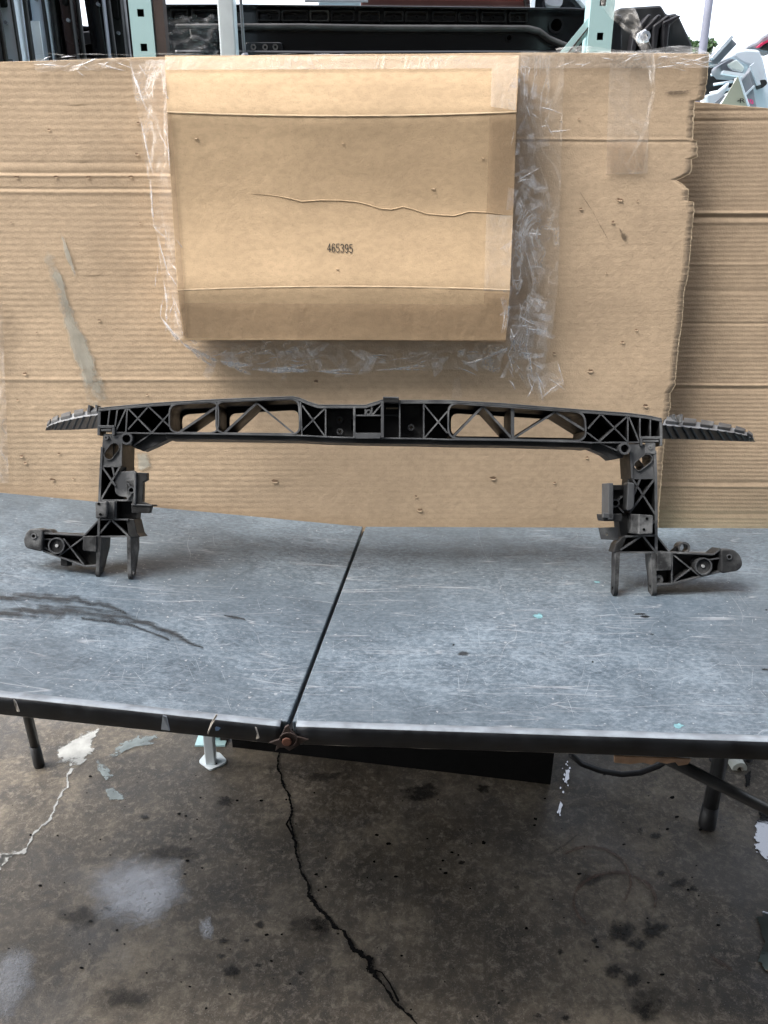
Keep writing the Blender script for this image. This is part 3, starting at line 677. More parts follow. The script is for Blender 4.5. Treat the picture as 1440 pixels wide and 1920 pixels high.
for x, y in ((105, 331), (165, 332), (245, 331), (32, 332)):
    tear(x, y, 3.5, 1)
# ---- clear tape and film on the sheet
def film(name, quad, mat, parent, w0=.003, amp=.004, nu=24, nv=40, fr_=22, surf=onbw, edge_=.0, curve=None):
    (a, b, c, d) = quad; sd_ = random.random()*40
    def fn(u, v_):
        x = lerp(lerp(a[0], b[0], u), lerp(d[0], c[0], u), v_); y = lerp(lerp(a[1], b[1], u), lerp(d[1], c[1], u), v_)
        x += edge_*nz(v_*7, u*3, sd_); y += edge_*nz(u*7, v_*3, sd_+5)
        if curve: x, y = curve(u, v_, x, y)
        k = abs(nz(u*fr_*.35+sd_, v_*fr_*.5))*amp*1.6+abs(nz(u*fr_, v_*fr_+sd_))*amp
        return surf(x, y, w0+k)
    m = MB(); m.grid(fn, nu, nv); return under(m.build(name, mat, None, True), parent)
film('tape_strip', ((1143, 100), (1220, 100), (1213, 326), (1135, 328)), TAPE, board, .003, .0012, 16, 30)
film('tape_strip', ((1136, 268), (1212, 268), (1204, 322), (1135, 328)), TAPED, board, .006, .001, 12, 12)
film('tape_strip', ((62, 113), (250, 108), (215, 130), (70, 136)), TAPE, board, .003, .003, 24, 10, 18, onbw, 8)
film('tape_strip', ((975, 99), (1328, 98), (1327, 128), (975, 130)), TAPEL, board, .003, .002, 40, 8)
film('tape_strip', ((-20, 560), (8, 565), (18, 905), (-20, 905)), TAPE, board, .004, .005, 10, 40)
film('tape_scrap', ((985, 690), (1045, 676), (1057, 722), (1010, 750)), FILM, board, .004, .004, 14, 14)
film('tape_scrap', ((850, 708), (862, 706), (866, 745), (846, 748)), FILM, board, .003, .002, 6, 10)
# ---- film wrapped over the top edge and hanging strand
def top_over(u, v_):
    x = lerp(60, 1332, u); p = onb(x, 104-lerp(2, 0, u)-6*v_, .008+.004*nz(u*40, v_*3)); return p+V((0, .03*v_, .004*nz(u*30, v_)))
m = MB(); m.grid(top_over, 120, 4); under(m.build('tape_fold', FILM, None, True), board)
# strand and crumpled wrap on top right: a thing of its own
wrap = empty('plastic_wrap', (.5, Y0, 1.7), 'crumpled clear plastic film draped over the top right corner of the cardboard and trailing down', 'plastic film')
def wrap1(u, v_):
    x = lerp(1045, 1332, u); y = lerp(100, lerp(88, 78, u)-5*sin(u*9), v_)
    p = onb(x, y, .012+.014*abs(nz(u*14, v_*3, 2))); return p+V((0, .05*v_*(.3+u), 0))
m = MB(); m.grid(wrap1, 60, 10); under(m.build('film_sheet', FILM, None, True), wrap)
CP = [(1152, -25, 34), (1158, 12, 30), (1176, 40, 24), (1195, 62, 16), (1210, 88, 12), (1222, 130, 7), (1225, 170, 5), (1216, 220, 4), (1200, 265, 3.5), (1176, 308, 2)]
def strand(u, v_):
    k = v_*(len(CP)-1); i = min(int(k), len(CP)-2); f = k-i; x, y, w_ = (lerp(CP[i][t], CP[i+1][t], f) for t in range(3))
    off = .03+.10*max(0, 1-v_*2.2)
    return onb(x+(u-.5)*2*w_+3*nz(v_*9, u*2), y+2*nz(v_*11, u*3), off*(1 if v_ > .4 else -.35) if False else .016+.012*nz(u*5, v_*12)+.02*sin(v_*3))
m = MB(); m.grid(strand, 10, 90); under(m.build('film_strand', FILM, None, True), wrap)

# ---- box taped on the sheet
box = empty('cardboard_box', (0, Y0-.09, 1.2), 'flat cardboard carton printed 465395, taped on the upper middle of the large sheet', 'box')
WP = [(100, .050), (112, .055), (150, .071), (208, .087), (214, .0865), (260, .081), (330, .0755), (380, .074), (430, .077), (480, .084), (542, .096), (549, .0955), (580, .0915), (640, .084)]
BL = [(100, 309), (130, 309.5), (208, 313), (300, 318), (420, 325), (545, 333), (640, 345)]; BR = [(100, 973), (160, 971), (215, 968), (330, 965), (450, 960), (545, 956), (640, 948)]
def sag(u): return 8*(1-(2*u-1)**2)
def box_w(px, py): return -.018+(interp(WP, py-14)+interp(WP, py-7)+interp(WP, py)*2+interp(WP, py+7)+interp(WP, py+14))/6+.0016*nz(px*.006, py*.006, 9)+.00025*nz(px*.05, py*.05)
def onbox(x, y, lift=0.0):
    yp = y
    for _ in range(8):
        u = min(1, max(0, (x-interp(BL, yp))/(interp(BR, yp)-interp(BL, yp)))); yp = y-sagy(u, yp)
    return onb(x, y, box_w(x, yp)+lift)
def sagy(u, y):
    s_ = sag(u)*sin(pi*min(1, max(0, (y-100)/300))) if y < 400 else -sag(u)*sin(pi*min(1, max(0, (640-y)/240)))*.9
    return s_
def boxface(y0, y1, lift, nu=70, nv=90):
    def fn(u, v_):
        y = lerp(y1, y0, v_); x = lerp(interp(BL, y), interp(BR, y), u)
        return onb(x, y+sagy(u, y), box_w(x, y)+lift)
    m = MB(); m.grid(fn, nu, nv); return m
m = boxface(104, 638, 0); nU = 70; nV = 90
rows = [[m.v[j*(nU+1)+i] for i in range(nU+1)] for j in range(nV+1)]
fp = under(m.build('front_panel', CBX, None, True), box)
def dropb(p): return p-BN*((p-BO).dot(BN)-.012)
def side(name, line):
    m = MB(); L = [dropb(p) for p in line]; n = len(line); m.add(list(line)+L, [(i, i+1, n+i+1, n+i) for i in range(n-1)]); return under(m.build(name, CBX, None, True), box)
side('side_panel', [r[0] for r in rows]); side('side_panel', [r[-1] for r in rows][::-1]); side('bottom_panel', rows[0][::-1]); side('top_panel', rows[-1])
def flap(name, y0, y1, nv):
    m = boxface(y0, y1, .0009, 70, nv); k = len(m.v)
    m.add([p-BN*.0009 for p in m.v[:71]]+m.v[:71], [(i, i+1, 71+i+1, 71+i) for i in range(70)], 1)
    m.add([p-BN*.0009 for p in m.v[k-71:k]]+m.v[k-71:k], [(71+i, 71+i+1, i+1, i) for i in range(70)], 1)
    return under(m.build(name, [CBX, CBE], None, True), box)
flap('top_flap', 104.5, 211, 20); flap('bottom_flap', 545, 637.5, 20)
def ridge(y0, y1, yc):
    g_ = boxface(y0, y1, 0, 90, 3); m = MB(); vs = []
    for j, h in enumerate((.0010, .0016, .0015, .0010)):
        for i in range(91): vs.append(g_.v[j*91+i]+BN*(h+(.0006*nz(i*.5, y0) if j in (1, 2) else 0)))
    m.add(vs, [(j*91+i, j*91+i+1, (j+1)*91+i+1, (j+1)*91+i) for j in range(3) for i in range(90)]); under(m.build('paper_ridge', CBR, None, True), box)
ridge(208.5, 212, 0); ridge(542.5, 546, 0)
# printed number
GL = {'4': [[(.72, 0), (.72, 1), (.02, .3), (1, .3)]], '6': [[(.9, .88), (.7, 1), (.3, 1), (.08, .8), (.08, .2), (.3, 0), (.7, 0), (.92, .2), (.92, .42), (.7, .58), (.3, .58), (.08, .4)]],
      '5': [[(.9, 1), (.14, 1), (.12, .55), (.65, .6), (.92, .42), (.92, .2), (.7, 0), (.3, 0), (.06, .15)]], '3': [[(.08, .86), (.3, 1), (.7, 1), (.9, .82), (.9, .66), (.65, .53), (.35, .53)], [(.65, .53), (.92, .38), (.92, .18), (.7, 0), (.3, 0), (.06, .16)]],
      '9': [[(.1, .12), (.3, 0), (.7, 0), (.92, .2), (.92, .8), (.7, 1), (.3, 1), (.08, .8), (.08, .58), (.3, .42), (.7, .42), (.92, .6)]]}
for k, ch in enumerate('465395'):
    m = MB(); x0 = 614+k*8.25
    for pl in GL[ch]:
        for (a, b), (c, d) in zip(pl, pl[1:]):
            ax, ay, bx, by = x0+a*5.8, 472-b*15+k*.3, x0+c*5.8, 472-d*15+k*.3; l = hypot(bx-ax, by-ay); ux, uy = (bx-ax)/l*.5, (by-ay)/l*.5; nx, ny = -uy*1.45, ux*1.45
            m.add([onbox(ax-ux+nx, ay-uy+ny, .0013), onbox(ax-ux-nx, ay-uy-ny, .0013), onbox(bx+ux-nx, by+uy-ny, .0013), onbox(bx+ux+nx, by+uy+ny, .0013)], [(0, 1, 2, 3)])
    under(m.build('printed_digit', INK, None), box)
# tear across the face
tl = [(470, 363), (500, 365), (520, 368), (545, 373), (566, 378), (600, 376), (640, 376), (668, 379), (690, 384), (715, 392), (735, 393), (755, 388), (775, 393), (800, 401), (830, 404), (852, 405), (880, 397), (915, 399), (955, 404)]
m = MB(); vs = []
for i, (x, y) in enumerate(tl):
    k = min(1, i/3, (len(tl)-1-i)/1.5+.2)
    for dy, w_ in ((-1.6, .0004), (-.4, .0009*k+.0004), (.4, .0005*k+.0004), (1.8, .0003)): vs.append(onbox(x, y+dy*(.4+.6*k)+.8*nz(i*.9), w_))
m.add(vs, [(4*i+j, 4*i+j+1, 4*i+5+j, 4*i+4+j) for i in range(len(tl)-1) for j in range(3)]); under(m.build('paper_tear', CBX, None, False), box)
for x, y, s_ in ((367, 257, 4), (812, 352, 4), (643, 268, 2.5), (905, 295, 2.5), (632, 503, 2.5)): tear(x, y, s_, 0, box, lambda a, b, c=0: onbox(a, b, c), CBX)
sb = lambda x, y, l=0: onbox(x, y, l)
film('tape_strip', ((310, 106), (975, 103), (972, 128), (312, 131)), TAPEL, box, .005, .001, 50, 6, 12, sb)
film('tape_strip', ((922, 128), (970, 128), (967, 207), (920, 200)), TAPEL, box, .005, .001, 8, 10, 12, sb)
film('tape_strip', ((918, 215), (968, 213), (962, 402), (912, 400)), TAPED, box, .004, .0008, 8, 20, 12, sb)
film('tape_strip', ((912, 402), (962, 404), (956, 546), (907, 545)), TAPE, box, .004, .0008, 8, 20, 12, sb)
film('tape_strip', ((338, 568), (951, 571), (948, 641), (346, 634)), TAPED, box, .0045, .0008, 50, 10, 12, sb)
film('tape_strip', ((907, 549), (953, 551), (951, 572), (907, 570)), TAPED, box, .005, .0008, 6, 6, 12, sb)
film('tape_strip', ((312, 212), (320, 212), (352, 632), (340, 630)), TAPED, box, .004, .0005, 4, 40, 12, sb)
# tape from the box edges to the sheet (slanting webs of clear film)
def web(name, inner, outer, mat, nu=16, nv=50, amp=.006, wi=None):
    sd_ = random.random()*30
    def fn(u, v_):
        k = v_*(len(inner)-1); i = min(int(k), len(inner)-2); f = k-i
        a = V((lerp(inner[i][0], inner[i+1][0], f), lerp(inner[i][1], inner[i+1][1], f))); b = V((lerp(outer[i][0], outer[i+1][0], f), lerp(outer[i][1], outer[i+1][1], f)))
        q = a.lerp(b, u); w_ = lerp(box_w(a.x, min(a.y, 638))+.003, .004, min(1, u*1.7)**.6)
        return onb(q.x+3*nz(v_*14, u*4, sd_), q.y+3*nz(v_*10, u*6, sd_+3), w_+amp*(abs(nz(u*5, v_*22, sd_))+.6*abs(nz(u*12, v_*50, sd_))))
    m = MB(); m.grid(fn, nu, nv); return under(m.build(name, mat, None, True), box)
web('tape_web', [(973, 104), (968, 260), (962, 400), (956, 545), (949, 642)], [(1058, 104), (1054, 265), (1049, 400), (1045, 545), (1030, 660)], FILM)
web('tape_web', [(949, 560), (950, 600), (949, 645), (940, 650)], [(1040, 560), (1036, 610), (1020, 690), (990, 730)], FILM, 16, 30, .010)
web('tape_web', [(310, 112), (315, 240), (322, 380), (333, 520), (345, 634)], [(240, 112), (262, 240), (285, 380), (305, 520), (322, 640)], FILM)
web('tape_web', [(345, 637), (480, 638), (640, 640), (800, 641), (948, 643)], [(350, 652), (455, 693), (640, 697), (800, 692), (935, 700)], FILM, 14, 60, .008)
# film creases; the light they catch is painted as white strips
def mk_glint():
    n = N('film_glint'); f = n.noise(90, 3); n.col((.85, .87, .9)); n.rough(.12); n.set(Alpha=n.math('MULTIPLY', n.attr('fall'), n.ramp(f, [(.3, .12), (.7, .75)])), Specular_IOR_Level=.9); return n.m
GLINT = mk_glint()
def folds(name, segs, surf, parent, seed):
    rr = random.Random(seed); m = MB()
    for (x, y, a, ln, wd, bend) in segs:
        vs = []; fl = []; q = V((x, y)); n_ = 9
        for i in range(n_):
            t = i/(n_-1); ww = wd*sin(pi*min(1, max(.02, t)))**.7*(.6+.8*rr.random())
            nx, ny = -sin(a), cos(a)
            for k, (o, f_) in enumerate(((-1, 0), (-.2, 1), (.4, .8), (1, 0))): vs.append(surf(q.x+nx*ww*o, q.y+ny*ww*o, .0016+(.004 if 0 < k < 3 else 0)*sin(pi*t))); fl.append(f_*sin(pi*t)**.5)
            q = q+V((cos(a), sin(a)))*ln/(n_-1); a += bend*.6/(n_-1)+rr.uniform(-.10, .10)
        m.add(vs, [(4*i+k, 4*i+k+1, 4*i+5+k, 4*i+4+k) for i in range(n_-1) for k in range(3)], 0, fl)
    o = m.build(name, GLINT, None, True, attr=True); tag(o, kind='stuff'); return under(o, parent)
rr = random.Random(21); sg = []
for _ in range(22):
    y = rr.uniform(112, 650); sg.append((rr.uniform(966, 1030)-(y-112)*.03, y, rr.choice([rr.uniform(-.5, .4), rr.uniform(.9, 1.9)]), rr.uniform(16, 52), rr.uniform(.8, 2.4), rr.uniform(-.8, .8)))
for _ in range(30): sg.append((rr.uniform(945, 1025), rr.uniform(555, 715), rr.uniform(.3, 2.3), rr.uniform(14, 48), rr.uniform(.8, 3.0), rr.uniform(-1.5, 1.5)))
sg += [(905, 672, -.35, 60, 5, -.3), (870, 683, -.3, 50, 3, 0), (955, 610, 1.2, 60, 4, .8), (1000, 690, 1.0, 60, 2, 0), (1012, 750, -.7, 55, 1.6, 0), (985, 692, 1.2, 60, 1.6, 0), (1045, 678, 1.3, 45, 1.6, 0)]
def glare_quads(name, n, xr, yr, slope, surf, parent, seed, al=(.10, .34)):  # loose whitish quads painted as glare on the film
    rr = random.Random(seed); m = MB()
    for _ in range(n):
        x = rr.uniform(*xr); y = rr.uniform(*yr); x += (y-yr[0])*slope; a = rr.uniform(-.6, .6)+rr.choice([0, 0, 1.57]); L_ = rr.uniform(10, 44); W_2 = rr.uniform(5, 20)
        q = [(x+L_*cos(a)*p-W_2*sin(a)*r+rr.uniform(-4, 4), y+L_*sin(a)*p+W_2*cos(a)*r+rr.uniform(-4, 4)) for p, r in ((0, 0), (1, rr.uniform(-.3, .3)), (1, 1), (0, rr.uniform(.2, 1)))]
        al_ = rr.uniform(*al)*1.25; e = rr.uniform(0, .006); m.add([surf(*p, .002+e*(i in (1, 2))) for i, p in enumerate(q)], [(0, 1, 2, 3)], 0, [al_, al_*.2, al_, al_*.5])
    o = m.build(name, GLINT, None, False, attr=True); tag(o, kind='stuff'); return under(o, parent)
FAR_ = lambda x, y, l=0: onb(x, y, interp([(940, .075), (985, .038), (1050, .012)], x)*(1 if y < 640 else .5)+l+.006)
folds('film_crease_glint', sg, FAR_, box, 2)
glare_quads('film_glare', 46, (972, 1012), (108, 545), -.03, FAR_, box, 31); glare_quads('film_glare', 40, (950, 1010), (540, 700), 0, FAR_, box, 32, (.12, .5))
sg = [(300, 592, .95, 70, 3.5, -.3), (336, 640, .55, 90, 5, -.15), (410, 676, .3, 70, 6, -.1), (470, 692, .05, 120, 4, -.05), (585, 696, .0, 90, 2.5, 0), (700, 694, -.02, 110, 2, -.1), (340, 622, .7, 40, 3, 0), (520, 690, .1, 60, 3, 0)]
for _ in range(26): sg.append((rr.uniform(380, 900), rr.uniform(655, 690), rr.uniform(-.5, .5), rr.uniform(14, 50), rr.uniform(.7, 2), rr.uniform(-.8, .8)))
folds('film_crease_glint', sg, lambda x, y, l=0: onb(x, y, interp([(636, .05), (660, .03), (698, .012)], y)+l+.006), box, 3)
for k_ in (6, 9): folds('film_crease_glint', sg[:8], lambda x, y, l=0: onb(x, y, interp([(636, .05), (660, .03), (698, .012)], y)+l+.008), box, k_)
glare_quads('film_glare', 30, (400, 880), (648, 680), 0, lambda x, y, l=0: onb(x, y, interp([(636, .05), (660, .03), (698, .012)], y)+l+.005), box, 33, (.12, .45))
sg = [(243, 112, 1.35, 110, 3, .1), (262, 215, 1.38, 120, 2.6, 0), (281, 330, 1.45, 110, 3, 0), (296, 440, 1.4, 90, 2, .05), (306, 520, 1.4, 110, 3, 0), (308, 130, 1.5, 110, 2, 0), (312, 240, 1.5, 90, 2, 0), (322, 540, 1.45, 80, 2, 0)]
for _ in range(22):
    y = rr.uniform(112, 600); sg.append((rr.uniform(250, 300)+(y-112)*.09, y, rr.uniform(.8, 2.0), rr.uniform(14, 60), rr.uniform(.7, 1.8), rr.uniform(-.6, .6)))
folds('film_crease_glint', sg, lambda x, y, l=0: onb(x, y, interp([(-70, .012), (0, .05)], x-(305+(y-112)*.07))+l+.008), box, 4)
sg = [(65, 122, -.1, 60, 2.5, 0), (130, 128, -.3, 60, 3, 0), (180, 118, .2, 60, 3, 0)]
for _ in range(10): sg.append((rr.uniform(60, 240), rr.uniform(108, 134), rr.uniform(-.9, .9), rr.uniform(14, 40), rr.uniform(.7, 2), 0))
for _ in range(26): sg.append((rr.uniform(985, 1325), rr.uniform(98, 128), rr.uniform(-.4, .4), rr.uniform(14, 50), rr.uniform(.6, 1.6), 0))
folds('film_crease_glint', sg, lambda x, y, l=0: onb(x, y, .014+l), board, 5)

# ---- second sheet at right, behind
board2 = empty('cardboard_sheet', (1.0, Y0+.05, .62), 'smooth brown creased cardboard sheet standing behind at the far right', 'cardboard')
B2 = V((.9, Y0+.045, Z)); B2N = V((-.05, -1, LEAN)).normalized(); B2T = V((0, LEAN, 1)).normalized(); B2X = B2T.cross(-B2N).normalized()
if B2X.x < 0: B2X = -B2X
def onb2(x, y, w=0.0): return hit(x, y, B2+B2N*w, B2N)
def b2c(x, y): p = onb2(x, y)-B2; return p.dot(B2X), p.dot(B2T)
C2 = [(b2c(1400, y)[1], a, wd) for y, a, wd in ((207, -.001, .003), (226, -.0012, .003), (399, .0026, .0035), (407, -.0018, .003), (416, .0014, .005), (496, .0008, .003), (545, -.001, .003), (606, -.001, .003), (670, .0006, .003), (722, .0015, .003), (729, -.0015, .003), (905, -.0012, .003), (912, .0012, .004), (964, -.0012, .003))]
top2 = [b2c(1290, 190), b2c(1440, 203)]
sl2 = (top2[1][1]-top2[0][1])/(top2[1][0]-top2[0][0])
def b2p(u, v_):
    a = lerp(-.28, .75, u); t = lerp(-.04, top2[0][1]+sl2*(a-top2[0][0]), v_); w_ = .00022*sin(2*pi*t/.0095)+.008*nz(a*1.6, t*1.5, 8)+.001*nz(a*9, t*9)
    for tc_, am, wd in C2: w_ += am*exp(-((t-tc_-.0015*nz(a*5))/wd)**2)
    return B2+B2X*a+B2T*t+B2N*w_
m = MB(); m.grid(b2p, 40, 700); fr = len(m.v)
m.add([p-B2N*.006 for p in m.v], [(j*41+i, (j+1)*41+i, (j+1)*41+i+1, j*41+i+1) for j in range(700) for i in range(40)], 0)
ef = [(700*41+i, 700*41+i+1, fr+700*41+i+1, fr+700*41+i) for i in range(40)]; m.f += ef; m.mi += [1]*len(ef)
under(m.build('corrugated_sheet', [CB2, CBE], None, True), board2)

# ================================================================== RADIATOR SUPPORT
FA = on_left(243, 1089); FB = on_right(1155, 1121)
U_ = (FB-FA).normalized(); al = radians(20)
V0 = V((0, sin(al), cos(al))); W_ = (V0-U_*U_.dot(V0)).normalized(); K_ = W_.cross(U_).normalized()   # u, up, back
O_ = FA.lerp(FB, .5)
MX = Matrix(((U_.x, K_.x, W_.x, O_.x), (U_.y, K_.y, W_.y, O_.y), (U_.z, K_.z, W_.z, O_.z), (0, 0, 0, 1)))
sup = empty('radiator_support', mat=MX, label='black plastic front radiator support frame with two legs, standing on the folding table', cat='car part')
def L(x, y, w=0.0):
    p = hit(x, y, O_+K_*w, K_)-O_; return (p.dot(U_), p.dot(W_))
def LL(pts, w=0.0): return [L(x, y, w) for x, y in pts]
MS = [BLK, EDGE]
D = .085
def part(name, fn, parent=sup, mats=MS, bevel=.0006):
    m = MB(); fn(m); return m.build(name, mats, parent, False, None, bevel)
def rib(a, b, t=.003, y0=.001, y1=D-.004, parent=sup, name='rib'):
    return part(name, lambda m: m.bar(L(*a), L(*b), t, y0, y1, 0, 1), parent, MS, 0)
top_pl = [(184, 767), (230, 762.5), (278, 758.5), (324, 755.2), (409, 750.5), (480, 747.6), (549, 745.2), (562, 748), (580, 755.6), (597, 761), (640, 761), (686, 761), (702, 756), (716, 751.5), (749, 752.5), (842, 752.5), (940, 758), (1040, 766), (1089, 770), (1125, 772.5), (1180, 776.5), (1215, 781), (1241, 786.5)]
bot_pl = [(310, 813), (335, 813.5), (430, 814.5), (566, 817), (611, 819.5), (663, 821), (720, 822), (794, 823), (840, 824.5), (960, 825.8), (1095, 829.5), (1110, 831)]
def shell(m):
    m.strip(LL(top_pl), (0, -.0045), 0, D+.012, 0, 1)
    m.strip(LL([(x, y-.5) for x, y in top_pl]), (0, .0022), .0, .02, 1, 1)
    m.strip(LL([(x, y+9.5) for x, y in bot_pl]), (0, .011), .004, D-.01, 0, 0)
    m.strip(LL([(x, y+1.2) for x, y in bot_pl]), (0, .0028), -.001, .01, 1, 1)
beam = part('upper_beam', shell)
def bp(px, w=D-.006, mt=None):
    def f(m): m.prism(LL(px), w, w+.004)
    return part('back_plate', f, sup, [mt] if mt else MS, 0)
bp([(184, 768), (236, 763), (278, 760), (318, 757), (318, 813), (215, 811), (184, 800)])
bp([(561, 749), (580, 757), (597, 762), (686, 762), (716, 753), (749, 754), (842, 754), (842, 824), (566, 819)], .034, DUST)
bp([(1099, 771), (1180, 777), (1241, 787), (1241, 822), (1199, 829), (1180, 832), (1099, 830)])
# window frames
def window(out, inn, opening, r=17, w=D):
    rad = r*1.45/F
    def f(m):
        o = rounded(LL(out), rad); i = rounded(LL(inn), rad*.9); m.ring(o, i, 0, w, 0, 1)
        i2 = rounded(LL(inn), rad*.9); op = rounded(LL(opening, w), rad*.8)
        if len(i2) == len(op): m.ring(i2, op, w-.006, w, 0, 0)
    return part('window_frame', f)
window([(316, 756.5), (411, 751.5), (411, 813), (316, 812)], [(319, 760), (408, 755), (408, 810.5), (319, 809.5)], [(342, 778), (408, 773), (408, 811), (342, 811)])
window([(403.5, 751), (562, 746), (565, 815), (403.5, 813)], [(407, 754.5), (558.5, 749.5), (561.5, 812), (407, 810.5)], [(431, 776), (560, 769), (561, 812.5), (431, 811.5)])
window([(839, 753.5), (1098, 771), (1101, 828), (839, 823)], [(842, 757), (1095, 774.5), (1098, 825), (842, 820)], [(845, 775), (1088, 790), (1090, 822), (845, 818)], 20)
# braces through the windows (full depth)
for a, b, t in (((334, 811), (403, 764), .0042), ((420, 811), (481, 755), .0042), ((482, 756), (549, 811), .0034), ((851, 818), (906.5, 761), .0042), ((907, 762), (960, 821), .0042), ((965, 821), (1043, 771.5), .0034), ((1044, 773), (1097, 806), .0042)):
    rib(a, b, t, .004, D-.002, sup, 'brace')
rib((962, 765), (962, 823), .006, .004, D-.002, sup, 'brace')
# left X section
for a, b in (((205.6, 767), (201.5, 798)), ((220, 766), (215.5, 799)), ((236, 766), (215.6, 811)), ((238.5, 765), (235.5, 812)), ((240, 766), (285, 812)), ((240, 805), (278, 762)), ((278, 762), (317, 799)), ((285, 811), (317, 775)), ((186, 768), (185, 800)), ((184, 798.5), (216, 799)), ((214, 811), (318, 813)),
             ((566.6, 760), (610, 819)), ((568, 806), (610, 765)), ((610.5, 763), (610.5, 820)), ((563, 750), (566, 816)), ((749.5, 756), (749.5, 822)), ((794.5, 755), (794.5, 823)), ((795.5, 759), (839, 812)), ((795, 822), (839, 771)),
             ((1102.6, 804), (1127, 776)), ((1127, 776), (1176, 827)), ((1124, 828), (1176, 781)), ((1101, 811), (1124, 828)), ((1177.5, 776), (1177.5, 830)), ((1179, 780), (1199, 829)), ((1200, 781), (1200, 822)), ((1219.5, 783), (1219.5, 822)), ((1239, 786), (1240, 822)), ((1199, 820.5), (1240, 823)), ((1098, 830), (1200, 829))):
    rib(a, b, .0026 if a[0] not in (186, 1239) else .005, .0005, D-.004 if not 563 < a[0] < 840 else .0345)
# centre: bosses, latch box, striker tab
def boss(c, r, ri, y0, y1, parent=sup, name='boss', mats=(DUST, EDGE)):
    cc = L(*c); return part(name, lambda m: m.ring(circ(cc, r*1.45/F, 24), circ(cc, ri*1.45/F, 24), y0, y1, 0, 1), parent, list(mats), 0)
def plug(c, r, y0, y1, mat, parent, name='bolt_hole'):
    cc = L(*c); return part(name, lambda m: m.prism(circ(cc, r*1.45/F, 18), y0, y1), parent, [mat], 0)
for c in ((636, 784.4), (636, 807), (772, 799)):
    b_ = boss(c, 6.5, 2.8, .024, .0345); plug(c, 2.6, .031, .0335, WHP, b_)
part('slot', lambda m: m.prism(rounded(LL([(657.5, 782), (662, 782), (662, 804), (657.5, 804)]), .002), D-.0525, D-.0515), sup, [DIRT_SHADE], 0)  # black strip painted as the slot's dark inside
def latch(m):
    m.bar(L(664.5, 764), L(664.5, 822), .0042, -.006, .035, 0, 1); m.bar(L(717, 754), L(717, 821), .0055, -.006, .035, 0, 1)
    m.bar(L(663, 779.5), L(716, 779.5), .003, -.004, D-.028, 0, 1)
    m.prism(LL([(663, 812), (716.5, 812), (712, 823), (668, 823)]), -.006, D-.03, 0, 1)
    m.prism(LL([(664, 782), (716, 782), (716, 813), (664, 813)]), .026, .030)
latch_o = part('latch_box', latch)
b_ = boss((691, 772.5), 5, 2.8, .0, D-.03); rib((685, 764), (685, 779), .0028, .001, .04); rib((697, 763), (697, 779), .0028, .001, .04)
part('slanted_web', lambda m: m.prism(LL([(698, 776), (716, 756), (716, 760), (701, 778)]), .0, D-.03, 0, 1))
def striker(m):
    m.prism(LL([(719, 758), (748, 758), (748, 819), (719, 819)]), .022, .026)
    m.prism(rounded(LL([(718, 745), (748, 746), (748.5, 756), (719, 755.5)]), .002), -.006, .004, 0, 0)
    m.bar(L(718, 746), L(748, 746.5), .003, -.007, .05, 1, 1); m.bar(L(719, 777), L(748, 777), .003, .014, .023, 0, 1)
part('striker_tab', striker)
part('slot', lambda m: m.prism(rounded(LL([(724, 762), (747, 761.5), (747, 764.5), (724, 764.5)]), .0015), .0195, .0214), sup, [WHP], 0)
for q in ([(570, 757), (608, 764), (608, 817), (570, 816)], [(797, 757), (838, 757), (838, 821), (797, 820)]): part('pocket_back', lambda m: m.prism(LL(q), .0325, .0338), sup, [BLK], 0)
# clip brackets under the beam ends
def clip(m, x0, x1, y0, y1):
    m.bar(L(x0, y0), L(x1, y0), .005, -.003, .03, 1, 1); m.bar(L(x0+1.5, y0), L(x0+1.5, y1), .005, -.003, .03, 0, 1); m.bar(L(x1-1.5, y0), L(x1-1.5, y1), .005, -.003, .03, 0, 1)
    m.bar(L(x0+5, y0+6), L(x1-5, y0+6), .004, -.002, .03, 0, 1)
part('clip_bracket', lambda m: clip(m, 184.5, 215, 800.5, 816)); part('clip_bracket', lambda m: clip(m, 1200, 1240, 821, 836))
# corner gussets
part('gusset', lambda m: m.prism(LL([(215, 811), (345, 813), (342, 824), (312, 823), (285, 836), (264, 845), (247, 838), (230, 826)]), .012, .045, 0, 0), sup, [DUST, EDGE])
part('gusset', lambda m: m.prism(LL([(1090, 829), (1182, 831), (1172, 858), (1149, 862), (1137, 852), (1104, 838)]), .012, .045, 0, 0), sup, [DUST, EDGE])
rib((250, 835), (283, 812), .0025, .004, .02); rib((1160, 845), (1125, 830), .0025, .004, .02)
for c in ((239.6, 823), (1169, 841.5)):
    b_ = boss(c, 11, 7.3, -.008, .05); plug(c, 7.4, .03, .034, DIRT_SHADE, b_, 'bore')
# ---- uprights
def oval(c, l, r, a): 
    p0 = L(c[0]-l*cos(a), c[1]+l*sin(a)); p1 = L(c[0]+l*cos(a), c[1]-l*sin(a)); ang = math.atan2(p1[1]-p0[1], p1[0]-p0[0]); R_ = r*1.45/F
    return [(p1[0]+R_*cos(ang-pi/2+pi*k/10), p1[1]+R_*sin(ang-pi/2+pi*k/10)) for k in range(11)]+[(p0[0]+R_*cos(ang+pi/2+pi*k/10), p0[1]+R_*sin(ang+pi/2+pi*k/10)) for k in range(11)]
DU = .062
ul = empty('upright', label='left leg of the frame'); ul.parent = sup
ur = empty('upright', label='right leg of the frame'); ur.parent = sup
part('shoulder_plate', lambda m: holed(m, LL([(193, 813), (228, 813), (227.5, 840), (225.5, 874), (189, 874), (191, 838)]), oval((209.5, 846), 8, 8.5, radians(52)), .002, .007, 0, 1), ul, [DUST, EDGE], 0)
rib((209, 832), (209, 860), .0025, .012, .05, ul); boss((199.5, 820.5), 4.5, 1.6, -.002, .003, ul)
